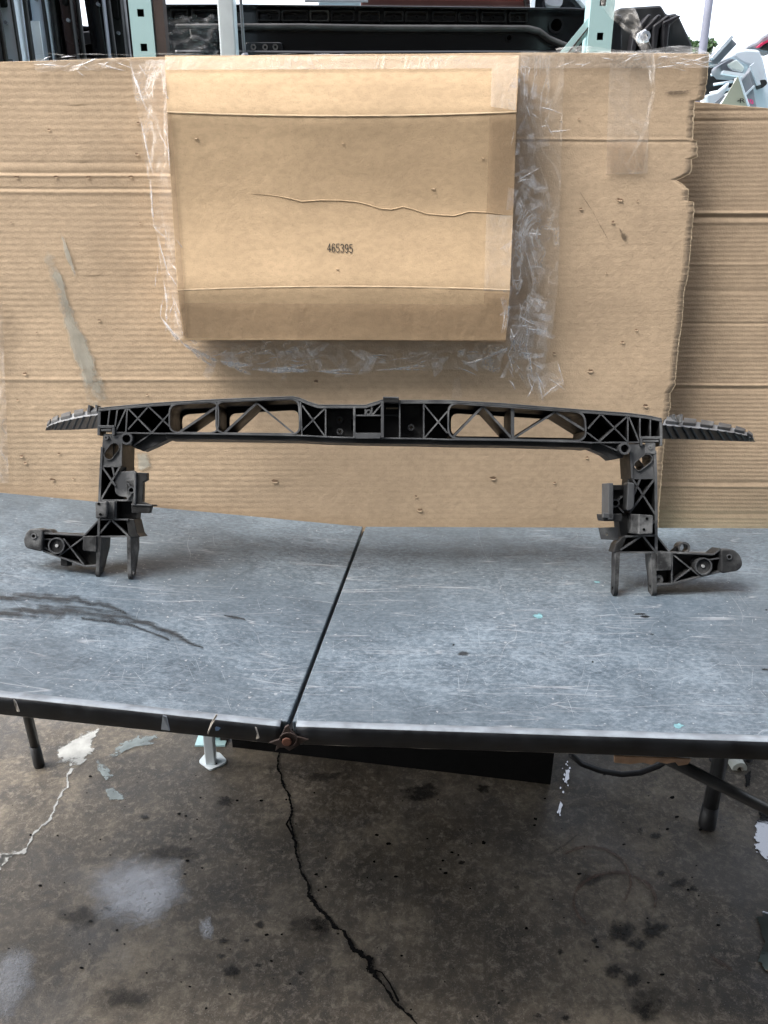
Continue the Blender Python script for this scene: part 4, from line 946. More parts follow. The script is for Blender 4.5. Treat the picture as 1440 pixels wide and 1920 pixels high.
part('hole_liner', lambda m: m.ring(oval((209.5, 846), 9, 9.3, radians(52)), oval((209.5, 846), 8.2, 8.6, radians(52)), -.001, .05, 0, 1), ul, MS, 0)
part('shoulder_plate', lambda m: holed(m, LL([(1180, 832), (1228, 833), (1229, 866), (1229.5, 896.5), (1186, 896.5), (1183, 866)]), oval((1206, 867), 9.5, 9, radians(38)), .002, .007, 0, 1), ur, [DUST, EDGE], 0)
part('hole_liner', lambda m: m.ring(oval((1206, 867), 10, 9.8, radians(38)), oval((1206, 867), 9.5, 9.1, radians(38)), -.001, .05, 0, 1), ur, MS, 0)
rib((1200, 859), (1212, 876), .0025, .012, .05, ur); boss((1218.5, 839), 4, 1.3, -.003, .003, ur)
part('shoulder_tab', lambda m: m.prism(LL([(1210, 829), (1229, 830), (1228.5, 852), (1209, 851)]), -.001, .0019), ur, [EDGE], .001)
# side walls + back of the channel
def wall(pts, t, par, y1=DU, y0=0.0): 
    def f(m):
        for a, b in zip(pts, pts[1:]): m.bar(L(*a), L(*b), t, y0, y1, 0, 1)
    return part('side_wall', f, par, MS, 0)
wall([(191, 838), (189, 874), (187.5, 905), (186, 940), (184.5, 1008)], .0042, ul); wall([(227.3, 822), (226, 874)], .004, ul, .075); wall([(217, 938), (217, 974)], .003, ul, .05)
wall([(226, 873), (222, 935)], .003, ul, .08, .03)
wall([(1228, 845), (1230, 900), (1230.5, 960), (1230.5, 1038)], .0055, ur); wall([(1183, 850), (1185.5, 897)], .004, ur, .06); wall([(1186, 896), (1182, 940), (1180, 962)], .003, ur, .055, .02)
part('channel_back', lambda m: m.prism(LL([(189, 872), (228, 872), (222, 940), (240, 976), (243, 1006), (184, 1006), (186, 940)]), DU-.012, DU-.009), ul, MS, 0)
part('channel_back', lambda m: m.prism(LL([(1186, 895), (1230, 895), (1230, 1036), (1163, 1036), (1178, 1004), (1180, 960)]), DU-.022, DU-.018), ur, MS, 0)
for a, b in (((191, 875), (216, 911)), ((225, 874), (188, 938)), ((210, 874), (214, 893)), ((189, 874), (226, 874)), ((207, 976), (184.5, 1002)), ((210, 976), (239, 1004)), ((184, 1006), (242, 1006)), ((186, 938), (250, 938)), ((184, 974), (240, 974))):
    rib(a, b, .0032, .001, DU-.013, ul)
for a, b in (((1186, 897), (1230, 966)), ((1227, 899), (1181, 962)), ((1201, 897), (1188, 931)), ((1186, 896.5), (1230, 896.5)), ((1231, 974), (1219, 987)), ((1202, 1006), (1164, 1031)), ((1206.6, 1006), (1229, 1034)), ((1162, 1036), (1231, 1036)), ((1172, 1006), (1230, 1004))):
    rib(a, b, .0034, .001, DU-.023, ur)
# mid blocks with two screw holes
def block(par, q, holes):
    o = part('mount_block', lambda m: m.prism(rounded(LL(q), .003), -.016, .045, 0, 1), par, [DUST, DUST], .0015)
    for h in holes: plug(h, 2.4, -.0172, -.0155, DIRT_SHADE, o, 'screw_hole')
block(ul, [(184, 941), (206, 940), (205, 970), (185, 972)], ((191, 944.5), (194, 964)))
part('block_web', lambda m: m.prism(LL([(205, 940), (217, 940), (216, 972), (205, 971)]), -.006, .05), ul, [DUST], .001)
part('mid_plate', lambda m: m.prism(LL([(217, 939), (251, 939), (249, 974), (217, 974)]), .02, .05), ul, MS, .001)
block(ur, [(1193, 964), (1219, 966), (1218, 1000), (1192, 1002)], ((1207, 972), (1201.5, 992)))
part('block_web', lambda m: m.prism(LL([(1181, 964), (1194, 964), (1193, 1002), (1181, 1000)]), -.010, .04), ur, [DUST], .001)
part('mid_plate', lambda m: m.prism(LL([(1163, 965), (1182, 964), (1182, 1004), (1168, 1008)]), .012, .045), ur, MS, .001)
# radiator brackets on the inner sides
kb = part('hook_bracket', lambda m: (m.prism(LL([(255.6, 885.6), (277.5, 886.7), (277.5, 900), (270, 904), (269, 941), (286, 947), (282, 962), (248, 962), (248, 946), (254.6, 926)]), -.004, .008, 0, 0), m.bar(L(255.6, 886), L(254.6, 945), .004, -.008, .05, 1, 1), m.bar(L(248, 946), L(287, 948), .0035, -.006, .03, 0, 1)), ul, MS, .001)
part('pocket_plate', lambda m: m.prism(rounded(LL([(214, 885), (254, 882), (253, 934), (222, 931), (214, 924)]), .006), .004, .010, 0, 1), ul, MS, .001)
part('pocket_back', lambda m: m.prism(LL([(236, 900), (255, 898), (255, 938), (238, 938)]), .0, .0035, 0, 0), ul, [DUST], .001)
b_ = boss((247.5, 919), 6.5, 4, -.005, .0, ul); plug((247.5, 919), 4, -.001, -.0005+.0, DIRT_SHADE, b_, 'bore'); rib((240, 935), (249, 924), .0025, -.003, .004, ul); rib((240, 905), (246, 914), .0025, -.003, .004, ul)
kb = part('hook_bracket', lambda m: (m.bar(L(1141.5, 906), L(1141, 974), .0085, -.014, .03, 1, 1), m.prism(rounded(LL([(1127, 964), (1164, 963), (1164, 977), (1129, 977)]), .003), -.008, .03, 0, 0), m.bar(L(1127, 966), L(1146, 968), .009, -.014, -.006, 1, 1)), ur, [DUST, EDGE], .001)
part('pocket_back', lambda m: m.prism(LL([(1146, 909), (1178, 909), (1178, 964), (1146, 964)]), .016, .020, 0, 0), ur, MS, 0)
part('pocket_plate', lambda m: m.prism(rounded(LL([(1174, 904), (1187, 906), (1186, 950), (1180, 957), (1171, 958)]), .004), -.010, .0155, 0, 1), ur, [DUST, EDGE], .002)
part('pocket_step', lambda m: m.prism(LL([(1146, 909), (1169, 909), (1169, 919), (1146, 919)]), .008, .0158, 0, 0), ur, MS, .001)
b_ = boss((1156, 943.5), 8, 5, .006, .016, ur); plug((1156, 943.5), 5, .0135, .0155, DIRT_SHADE, b_, 'bore'); rib((1161, 950), (1172, 961), .0028, .008, .016, ur); rib((1162, 938), (1170, 930), .0028, .008, .016, ur)
part('side_tab', lambda m: holed(m, LL([(1127, 990), (1164, 989), (1164, 1014), (1132, 1012)]), circ(L(1142, 1003), .0025, 16), .014, .018, 0, 1), ur, MS, 0)
plug((1142, 1003), 2.3, .0155, .0165, PALE, ur)
# fork prongs: thin side plates, rounded at the bottom with a hole
def prong(par, xt, yt, xb, yb, thick, deep, hole, taper=.5):
    u0, v0 = L(xt, yt); u1, v1 = L(xb, yb); h = v0-v1; r = deep*taper*.5
    prof = [(0, v0), (0, v1+r)]+[(r-r*cos(pi*k/8), v1+r-r*sin(pi*k/8)) for k in range(1, 9)]+[(deep*.75, v1+h*.45), (deep, v1+h*.72), (deep, v0)]
    m = MB(); hc = (r, v1+r*1.25); hp = circ(hc, r*.42, 16)
    lo = [p for p in prof if True]
    # lower lug with hole, upper blade
    lug = [(0, v1+h*.3), (0, v1+r)]+[(r-r*cos(pi*k/8), v1+r-r*sin(pi*k/8)) for k in range(1, 9)]+[(max(lerp(2*r, deep*.75, .6), 2*r), v1+h*.3)]
    bl = [(0, v0), (0, v1+h*.3), (max(lerp(2*r, deep*.75, .6), 2*r), v1+h*.3), (max(deep*.8, 2*r), v1+h*.5), (deep, v1+h*.72), (deep, v0)]
    holed(m, lug, hp, u0-thick/2, u0+thick/2, 0, 0, 0); m.prism(bl, u0-thick/2, u0+thick/2, 0, 0, 0)
    for vx in m.v: vx.x += (u1-u0)*(v0-vx.z)/h      # the blade leans a little
    o = m.build('prong', [DUST, EDGE], par); return o
prong(ul, 186.5, 1006, 181.5, 1085, .0065, .052, None)
prong(ul, 241, 1006, 243, 1090, .0065, .055, None)
part('prong_shoulder', lambda m: m.prism(LL([(235, 973), (250, 974), (256, 1000), (262, 1007), (240, 1008), (238, 990)]), .004, .052), ul, MS, .001)
prong(ur, 1159, 1036, 1155, 1119, .0075, .026, None, .85); prong(ur, 1225.5, 1036, 1228, 1119, .008, .034, None, .75)
part('prong_shoulder', lambda m: m.prism(LL([(1168, 1007), (1178, 1004), (1163, 1036), (1151, 1036), (1156, 1020)]), .002, .035), ur, MS, .001)
# ---- outrigger arms
def arm(par, outline, back, bars, pad, padc, bossc, br, extra, foot):
    e = empty('outrigger'); e.parent = par
    def p(name, f, mats=MS, bevel=.0008): return part(name, f, e, mats, bevel)
    p('arm_wall', lambda m: [m.bar(L(*a), L(*b), .0035, .0, .036, 0, 1) for a, b in outline])
    p('arm_web', lambda m: m.prism(LL(back), .024, .028), [DUST])
    p('arm_ribs', lambda m: [m.bar(L(*a), L(*b), .003, .002, .025, 0, 1) for a, b in bars])
    p('mount_pad', lambda m: m.prism(rounded(LL(pad), .006), -.006, .03, 0, 0), [DUST, EDGE], .002)
    p('pad_hole', lambda m: m.ring(circ(L(*padc), .0055, 20), circ(L(*padc), .003, 20), -.008, -.0055, 0, 1))
    p('pad_bore', lambda m: m.prism(circ(L(*padc), .003, 20), -.0071, -.0058), [DIRT_SHADE], 0)
    p('round_boss', lambda m: (m.ring(circ(L(*bossc), br*1.45/F, 30), circ(L(*bossc), (br-2.2)*1.45/F, 30), -.004, .026, 0, 1), m.prism(circ(L(*bossc), (br-2)*1.45/F, 30), .000, .004)), [DUST, EDGE], 0)
    p('boss_pin', lambda m: m.prism(circ(L(*bossc), 3*1.45/F, 16), -.0025, .0005), [simple('bare_pin', (.35, .36, .36), .5)], 0)
    for q in extra: p('arm_block', lambda m: m.prism(LL(q), -.002, .03, 0, 0), [DUST, EDGE], .001)
    for q in foot: p('arm_foot', lambda m: m.prism(LL(q), .006, .03), MS, .001)
    return e
la = arm(ul, [((80, 1000), (158, 1004)), ((80, 1033), (160, 1062)), ((158, 1004), (184, 976)), ((160, 1062), (182, 1060)), ((182, 1004), (182, 1062))],
         [(80, 1001), (160, 1004), (184, 980), (184, 1060), (160, 1062), (80, 1033)], [((118, 1010), (156, 1059)), ((156, 1008), (109, 1043)), ((80, 1011), (100, 1012)), ((83, 1028), (96, 1034))],
         [(46, 1012), (53, 995), (65, 990), (82, 993), (82, 1034), (70, 1032), (50, 1027)], (66.5, 1005), (107, 1023), 15, [[(156, 1005), (182, 1005), (181, 1035), (156, 1032)]], [[(111, 1047), (124, 1051), (124, 1063), (111, 1061)]])
part('arm_recess', lambda m: m.prism(LL([(159, 1035), (182, 1036), (181, 1060), (170, 1062), (160, 1052)]), .018, .022), la, [BLK], 0)
part('pad_lug', lambda m: m.prism(rounded(LL([(80, 992), (92, 993), (98, 1001), (84, 1001)]), .003), .004, .03), la, [DUST], .001)
ra = arm(ur, [((1230, 1035), (1338, 1040)), ((1338, 1040), (1352, 1029)), ((1258, 1095), (1350, 1072)), ((1230.6, 1004), (1256, 1035)), ((1260, 1036), (1260, 1095)), ((1230, 1096), (1258, 1095))],
         [(1230, 1036), (1350, 1040), (1350, 1072), (1258, 1095), (1231, 1097)], [((1262.7, 1040), (1315, 1082)), ((1260, 1094), (1299, 1065)), ((1330, 1050), (1350, 1047))],
         [(1350, 1030), (1373, 1029.6), (1385, 1040), (1390, 1055), (1387.6, 1064), (1380, 1070), (1350, 1075)], (1364, 1044), (1317.7, 1061.5), 16, [[(1231, 1036), (1258, 1036), (1258, 1069), (1231, 1070)]], [])
part('arm_recess', lambda m: m.prism(LL([(1231, 1070), (1258, 1069), (1256, 1094), (1232, 1096)]), .018, .022), ra, [BLK], 0)
boss((1237, 1087), 9, 3, .006, .018, ra); plug((1237, 1087), 3, .012, .0175, PALE, ra)
part('ring_lug', lambda m: m.ring(circ(L(1280, 1027, .03), .0115, 28), circ(L(1280, 1027, .03), .0078, 28), .022, .045, 0, 1), ra, [DUST, EDGE], 0)
part('lug_web', lambda m: m.prism(LL([(1256, 1034), (1272, 1018), (1272, 1036)], .035), .034, .038), ra, [DUST], 0)
part('bracing_web', lambda m: m.prism(LL([(1230.6, 1004), (1256, 1035), (1231, 1035)]), .028, .032), ra, MS, 0)
# ---- swept wings at both ends
def wing(st, side_):
    m = MB(); sec = []
    for (rg, bt, tp, w_) in st:
        a = L(*rg, w_); b = L(*bt, w_+.012); c = L(*tp, w_+.045)
        sec.append([(a[0], w_, a[1]), (b[0], w_+.012, b[1]), (b[0], w_+.05, b[1]+.004), (c[0], w_+.045, c[1])])
    vs = [p for s_ in sec for p in s_]; fs = []; mm = []
    for i in range(len(sec)-1):
        for j in range(4):
            f_ = (4*i+j, 4*i+(j+1) % 4, 4*i+4+(j+1) % 4, 4*i+4+j); fs.append(f_ if side_ < 0 else f_[::-1]); mm.append(1 if j == 3 else 0)
    fs += [(0, 1, 2, 3)[::-1 if side_ > 0 else 1], tuple(range(len(vs)-4, len(vs)))[::-1 if side_ < 0 else 1]]; mm += [0, 0]
    m.add(vs, fs, mm)
    wg = m.build('wing', [BLK, simple('pale_wing_top', (.2, .21, .22), .5, .35, 30)], sup, False, None, .001)  # upper face in a paler grey than the other faces
    for i in range(len(sec)-1):       # ribs on the shaded face, cleats on the upper face
        for f0, f1 in ((.1, .5), (.55, .95)):
            q = [V(sec[i][0]).lerp(V(sec[i+1][0]), f0), V(sec[i][1]).lerp(V(sec[i+1][1]), f1)]
            mm_ = MB(); d = V((0, -.004, 0)); t_ = V((.0028, 0, 0)); P = [q[0], q[0]+t_, q[1]+t_, q[1]]; mm_.add(P+[p+d for p in P], [(3, 2, 1, 0), (4, 5, 6, 7), (0, 1, 5, 4), (1, 2, 6, 5), (2, 3, 7, 6), (3, 0, 4, 7)])
            mm_.build('rib', [EDGE], wg)
        a0, a1, c0, c1 = V(sec[i][0]), V(sec[i+1][0]), V(sec[i][3]), V(sec[i+1][3])
        P = [a0.lerp(a1, .12).lerp(c0.lerp(c1, .12), .25), a0.lerp(a1, .85).lerp(c0.lerp(c1, .85), .25), a0.lerp(a1, .85).lerp(c0.lerp(c1, .85), 1.0), a0.lerp(a1, .12).lerp(c0.lerp(c1, .12), 1.0)]
        up_ = V((0, -.002, .006)); mm_ = MB(); mm_.add(P+[p+up_ for p in P], [(3, 2, 1, 0), (4, 5, 6, 7), (0, 1, 5, 4), (1, 2, 6, 5), (2, 3, 7, 6), (3, 0, 4, 7)])
        mm_.build('cleat', [EDGE], wg, False, None, .0012)
    return wg, sec
wl_, secl = wing([((185, 778), (185, 803), (185, 769), .012), ((160, 781), (160, 804.5), (160, 771), .075), ((135, 786), (135, 806), (136, 775), .13), ((110, 792), (110, 806.5), (112, 782), .18), ((93, 798), (93, 806.5), (97, 789), .215), ((86, 804), (86, 807), (89, 796), .235)], -1)
wr_, secr = wing([((1242, 797), (1242, 823), (1246, 786), .012), ((1275, 800), (1275, 823.5), (1278, 788), .06), ((1308, 803), (1308, 824.5), (1310, 791), .11), ((1340, 806.5), (1340, 826), (1343, 796), .155), ((1372, 811), (1372, 827), (1376, 802), .2), ((1398, 816), (1398, 828), (1401, 810), .23), ((1413, 824), (1413, 828.5), (1413, 820), .245)], 1)
for x, y0, y1 in ((168, 759, 773), (181.5, 759, 771)): part('wing_tab', lambda m: m.prism(LL([(x-3, y1), (x+2.5, y1), (x+3, y0+1.5), (x-1.5, y0)], .06), .056, .075, 0, 1), wl_, [BLK, EDGE], .0006)
for x, y0, y1 in ((1262, 777, 790), (1276, 777, 793)): part('wing_tab', lambda m: m.prism(LL([(x-3, y1), (x+2.5, y1), (x+3, y0), (x-2, y0)], .06), .056, .075, 0, 1), wr_, [DUST, EDGE], .0006)

# ================================================================== RACK AND STOCK BEHIND
def post(x, y, wd, dp, h, mat, label, name='rack_post', holes=False, par_cat='post', hz_=2.0):
    o = empty(name, (x, y, 0), label, par_cat, None)
    m = MB()
    if holes:
        hh = .061; z = hz_-hh/2-hh*40; m.box((-wd/2, 0, 0), (wd/2, .003, z)) if z > 0 else None
        while z < 0: z += hh
        while z < h-.001:
            z1 = min(h, z+hh); hc = (0, (z+z1)/2); s_ = .0068
            holed(m, [(-wd/2, z), (wd/2, z), (wd/2, z1), (-wd/2, z1)], [(hc[0]-s_, hc[1]-s_), (hc[0]+s_, hc[1]-s_), (hc[0]+s_, hc[1]+s_), (hc[0]-s_, hc[1]+s_)], 0, .003)
            z = z1
        m.box((-wd/2, .003, 0), (-wd/2+.003, dp, h)); m.box((wd/2-.003, .003, 0), (wd/2, dp, h)); m.build('channel', mat, o)
        m = MB(); m.box((-wd/2+.003, dp-.003, 0), (wd/2-.003, dp, h)); m.build('channel_back', RUSTY, o)
    else:
        m.box((-wd/2, 0, 0), (wd/2, dp, h)); m.build('shaft', mat, o, False, None, .004)
    m = MB(); m.box((-wd/2-.02, -.02, 0), (wd/2+.02, dp+.02, .005)); m.build('foot_plate', mat, o)
    return o
def X_at(px, py, y): return at_y(px, py, y).x
t1 = post(X_at(266, 50, 1.82), 1.82, .046, .05, 2.6, TEAL, 'light teal perforated steel rack post at the left, next to the dark doors', holes=True, hz_=at_y(262, 24, 1.82).z)
m = MB(); m.box((.026, .002, 0), (.046, .03, 2.6)); m.build('rusty_flange', RUSTY, t1)
t2 = post(X_at(425, 50, 1.98), 1.98, .037, .037, 2.6, WHITE, 'plain pale white steel post rising behind the cardboard, in front of the black panel')
t3 = post(X_at(1127, 50, 1.86), 1.86, .05, .05, 2.6, TEAL, 'teal perforated steel rack post with a slanting gusset, right of the black panel', holes=True, hz_=at_y(1124, 68, 1.86).z)
x3 = t3.location.x
def q3(px, py): p = at_y(px, py, 1.875); return (p.x-x3, p.z)
m = MB(); m.prism([q3(1042, 108), (q3(1106, 30)), q3(1106, 60), q3(1066, 108)], .01, .016); m.build('gusset', TEAL, t3)
m = MB(); m.prism([q3(1056, 108), q3(1106, 46), q3(1106, 49), q3(1060, 108)], .006, .0095); m.build('gusset_fold', RUSTY, t3)
# cord beside the white post
cx = X_at(452, 50, 1.96); cz = at_y(455, 100, 1.96).z
m = MB(); m.tube([(cx-.004, 1.96, 2.6), (cx-.002, 1.96, 2.1), (cx+.002, 1.96, 1.9), (cx+.003, 1.965, cz)], .0035, 8); m.tube([(cx+.003, 1.965, cz), (cx+.006, 1.965, cz-.012)], .008, 8)
o = tag(m.build('cord', GREYP, None, True), 'thin grey cord hanging beside the pale white post', 'cord')
# supporting beam, white foot, black crate standing for shadow
bm = empty('rack_beam', (0, 1.70, .64), 'horizontal teal rack beam carrying the cardboard behind the table', 'beam')
m = MB(); m.box((-.1, -.055, -.02), (1.4, .09, .058)); under_ = m.build('beam_body', TEAL, bm, False, None, .003)
m = MB(); m.box((-.09, -.056, -.012), (-.06, -.0552, .05)); m.build('end_plate', TEAL, bm)
m = MB(); m.box((1.36, -.056, -.012), (1.39, -.0552, .05)); m.build('end_plate', TEAL, bm)
wf = on_floor(395, 1437)
wp = empty('steel_foot', (wf.x, wf.y+.012, 0), 'slim white steel post on a chipped foot plate, seen under the table', 'post')
m = MB(); m.box((-.0135, -.0135, .006), (.0135, .0135, .93)); m.build('shaft', WHITE, wp, False, None, .003)
def wfp(x, y): p = on_floor(x, y, .006); return (p.x-wf.x, p.y-wf.y-.012)
m = MB(); m.prism(rounded([wfp(*q) for q in ((372, 1427), (388, 1408), (412, 1410), (426, 1425), (420, 1432), (394, 1443))], .008), 0, .006, 0, None, 2); m.build('foot_plate', WHITE, wp, False, None, .0015)
m = MB(); hc = wfp(404, 1432); m.prism(circ(hc, .0045, 14), .0062, .0068, 0, None, 2); m.build('bolt_hole', RUSTY, wp)
a = on_floor(436, 1401); b = on_floor(1032, 1471)
cr = empty('shade_crate', (0, 0, 0), 'long black crate standing in for dark shadow and clutter under the table seam', 'crate')
dr = (b-a).normalized(); nr = V((-dr.y, dr.x, 0))
def cq(s_, d, z): return a+dr*s_+nr*d+V((0, 0, z))
Lc = (b-a).length
m = MB(); h_ = .58  # raised height blocks light from reaching the floor
m.add([cq(0, 0, 0), cq(Lc, 0, 0), cq(Lc, .45, 0), cq(0, .45, 0), cq(-.01, -.01, h_), cq(Lc+.01, -.01, h_), cq(Lc+.01, .46, h_), cq(-.01, .46, h_)], [(0, 1, 5, 4), (1, 2, 6, 5), (2, 3, 7, 6), (3, 0, 4, 7), (3, 2, 1, 0)])
m.build('body', CRATE, cr)
m = MB(); m.add([cq(-.02, -.02, h_), cq(Lc+.02, -.02, h_), cq(Lc+.02, .47, h_), cq(-.02, .47, h_), cq(-.02, -.02, h_+.02), cq(Lc+.02, -.02, h_+.02), cq(Lc+.02, .47, h_+.02), cq(-.02, .47, h_+.02)], [(0, 1, 5, 4), (1, 2, 6, 5), (2, 3, 7, 6), (3, 0, 4, 7), (3, 2, 1, 0), (4, 5, 6, 7)])
m.build('rim', CRATE, cr, False, None, .004)
kc = empty('shade_crate', (1.12, 2.16, 0), 'plain black bin added behind the red tub to block light', 'crate')  # added bin, keeps light off the floor under the table
m = MB(); m.box((-.30, 0, 0), (.6, .4, .57)); m.build('body', CRATE, kc, False, None, .01)
m = MB(); m.box((-.32, -.02, .57), (.62, .42, .60)); m.build('rim', CRATE, kc, False, None, .005)
# hose, red tub, roll at right
hs_ = [at_y(x, y, 1.62) for x, y in ((1070, 1415), (1090, 1432), (1125, 1445), (1165, 1452), (1200, 1449), (1235, 1436), (1262, 1418), (1280, 1395))]
m = MB(); m.tube(hs_, .0075, 10); tag(m.build('hose', RUB, None, True), 'sagging black hose under the right half of the table', 'hose')
rd = empty('red_tub', (1.02, 1.86, 0), 'low red tub on the floor behind the right table leg', 'tub')
rz = at_y(1390, 1438, 1.80).z
m = MB(); m.box((-.35, -.05, .0), (.5, .25, rz+.05)); m.build('body', DARKR, rd, False, None, .01)
m = MB(); m.box((-.36, -.06, rz-.002), (.51, .26, rz+.02)); m.build('rim', REDM, rd, False, None, .005)
rp_ = at_y(1387, 1442, 1.70)
rl = empty('white_roll', rp_, 'small white roll lying beside the red tub', 'roll')
rl.location = (rp_.x, rp_.y, rp_.z)
m = MB(); m.ring(circ((0, 0), .020, 24), circ((0, 0), .008, 24), 0, .08); m.build('roll_body', simple('roll_paper', (.6, .62, .56), .7), rl)
m = MB(); m.ring(circ((0, 0), .009, 24), circ((0, 0), .0075, 24), -.002, .081); m.build('core', PALE, rl)
st = empty('black_tray', (rp_.x, rp_.y, 0), 'curved black tray under the white roll', 'tray')
m = MB()
m.tube([(-.06, .04, rp_.z+.0), (-.035, .04, rp_.z-.028), (.0, .04, rp_.z-.036), (.03, .04, rp_.z-.026), (.045, .04, rp_.z+.01)], .010, 8); m.build('rim', RUB, st, True)
m = MB(); m.box((-.03, .02, 0), (.03, .09, rp_.z-.03)); m.build('stand', RUB, st)

# ---- long black stamped panel on the rack
YP = 2.12
pn = empty('stamped_panel', (0, YP, 1.7), 'long glossy black stamped metal car panel lying on the rack behind the cardboard', 'car part')
def pp(x, y): p = at_y(x, y, YP); return (p.x, p.z-1.7)
def ppart(name, fn, mats, bevel=.002):
    m = MB(); fn(m); return m.build(name, mats, pn, False, None, bevel)
ppart('body', lambda m: m.prism([pp(*q) for q in ((306, 14), (330, 10), (440, 10), (720, 14), (1000, 18), (1072, 17), (1105, 20), (1170, 24), (1170, 150), (306, 150))], .02, .05), [DARKM])
ppart('top_flange', lambda m: m.prism([pp(*q) for q in ((306, 10), (440, 10), (720, 13), (1072, 17), (1105, 20), (1105, 22), (720, 16.5), (440, 13), (306, 14))], -.012, .05), [DARKM])
rg_ = [(330, 46), (440, 45), (560, 45), (720, 47.5), (900, 48), (990, 48.5), (1012, 54), (1030, 68), (1058, 80), (1080, 84)]
ppart('ridge', lambda m: m.strip([pp(*q) for q in rg_], (0, -.010), -.012, .021), [simple('lighter_black_ridge', (.05, .05, .052), .4, .4, 20)], .004)  # ridge in a lighter grey than the panel
ppart('lower_ridge', lambda m: m.strip([pp(*q) for q in ((330, 95), (620, 97), (900, 96), (1080, 97))], (0, -.012), -.018, .021), [DARKM], .005)
for x0, x1, mt in ((318, 352, DARKR), (358, 430, DARKR), (480, 525, DARKR), (527, 578, DARKR), (580, 617, GREYP), (620, 665, DARKR), (672, 712, DARKR), (720, 757, DARKR), (760, 803, DARKR), (810, 858, DARKR), (860, 897, DARKR), (902, 950, DARKR), (955, 990, DARKR)):
    dy = (x0-440)*.009
    q = [(x0, 17+dy), (x1, 17+dy), (x1, 38+dy*.6), (x0, 38+dy*.6)]
    if mt is GREYP: mt = simple('grey_pocket', (.06, .062, .06), .5)
    q2 = [(x0+3, 19.5+dy), (x1-3, 19.5+dy), (x1-3, 36+dy*.6), (x0+3, 36+dy*.6)]
    o = ppart('pocket', lambda m: m.ring(rounded([pp(*k) for k in q], .004), rounded([pp(*k) for k in q2], .004), .004, .021), [mt], 0)
    c = pp((x0+x1)/2, 27+dy); m = MB(); m.ring(circ(c, .006, 16), circ(c, .003, 16), .014, .0205); m.build('stud', DARKM, o)
for x, y, r in ((1045, 45, .018), (956, 69, .0075), (380, 61, .009)):
    ppart('hole_rim', lambda m: m.ring(circ(pp(x, y), r, 24), circ(pp(x, y), r*.72, 24), .010, .021), [DARKM], 0)
    ppart('hole', lambda m: m.prism(circ(pp(x, y), r*.72, 24), .0185, .0198), [DIRT_SHADE], 0)
pl_ = ppart('bracket', lambda m: m.prism(rounded([pp(*q) for q in ((458, 78), (530, 78), (532, 106), (458, 106))], .01), .004, .021), [DARKM])
for x in (475, 497, 516): m = MB(); m.ring(circ(pp(x, 88), .0065, 18), circ(pp(x, 88), .0035, 18), .0005, .0042); m.build('bolt', simple('dull_bolt', (.08, .08, .08), .4), pl_)
pl_ = ppart('bracket', lambda m: m.prism(rounded([pp(*q) for q in ((352, 44), (425, 42), (430, 80), (360, 80))], .01), -.004, .021), [DARKM], .004)
# film over its left end
m = MB()
def pf(u, v_): 
    p = at_y(lerp(292, 408, u)+4*nz(v_*8, u*3), lerp(30, 100, v_)+5*nz(u*6, v_*2, 4), YP-.05); return p+V((0, .03*nz(u*7, v_*7, 3), 0))
m.grid(pf, 24, 16); o = tag(m.build('plastic_film', FILMT, None, True), 'crumpled clear film clinging to the left end of the black panel', 'plastic film')
# shelf that carries the stock (hidden behind the cardboard)
sh = empty('rack_shelf', (0, 2.0, 1.5), 'steel rack shelf carrying the car parts behind the cardboard', 'shelf')
m = MB(); m.box((-1.6, -.08, 0), (1.9, .4, .03)); m.build('deck', TEAL, sh)
m = MB(); m.box((-1.6, -.1, -.05), (1.9, -.081, .03)); m.build('front_beam', TEAL, sh)
for x in (-1.58, 1.84):
    m = MB(); m.box((x, .36, -1.5), (x+.04, .4, .9)); m.build('rear_leg', TEAL, sh)
def rest(o, zbottom): return o
# ---- things above the black panel
YB = 2.75
def slabpx(name, pts, y, dp, mat, label, cat, extra=None, bevel=.006):
    cxp = sum(p[0] for p in pts)/len(pts); cyp = max(p[1] for p in pts); c = at_y(cxp, cyp, y); o = empty(name, c, label, cat)
    m = MB(); m.prism([((lambda p: (p.x-c.x, p.z-c.z))(at_y(*q, y))) for q in pts], 0, dp); m.build('panel', mat, o, False, None, bevel)
    if extra: extra(o, lambda x, yy: (lambda p: (p.x-c.x, p.z-c.z))(at_y(x, yy, y)))
    return o
def red_extra(o, P):
    m = MB(); m.prism([P(672, -8), P(985, -4), P(985, 3), P(672, 0)], -.02, -.002); m.build('trim', REDM, o, False, None, .004)
    m = MB(); m.prism([P(968, -40), P(985, -40), P(994, 19), P(985, 19)], -.03, -.003); m.build('side_seal', RUB, o)
slabpx('red_car_panel', [(676, -60), (985, -60), (988, 15), (676, 12)], 2.6, .05, REDW, 'dull red car panel above the black stamped panel', 'car part', red_extra)
def roof_extra(o, P):
    m = MB(); m.prism([P(572, 2), P(690, 2), P(690, 5), P(572, 5)], -.015, -.002); m.build('drip_rail', GREYP, o)
slabpx('pale_metal_strip', [(596, -30), (676, -30), (676, 11), (596, 10)], 2.5, .04, LGREY, 'pale blue grey metal strip peeking out left of the red panel', 'car part', roof_extra)
def qg(o, P):
    m = MB(); m.prism([P(992, -30), P(1004, -30), P(1000, 20), P(994, 20)], -.02, -.002); m.build('frame', SILV, o)
    m = MB(); m.prism(rounded([P(1020, -5), P(1052, -5), P(1050, 17), P(1022, 15)], .01), -.03, -.002); m.build('bracket', GREYP, o)
    m = MB(); m.prism([P(1060, -20), P(1075, -20), P(1102, 14), P(1092, 16)], -.03, -.002); m.build('trim', SILV, o)
slabpx('dark_car_door', [(992, -40), (1110, -40), (1110, 22), (994, 22)], 2.5, .06, DARKM, 'black car door edge right of the red panel', 'car door', qg)
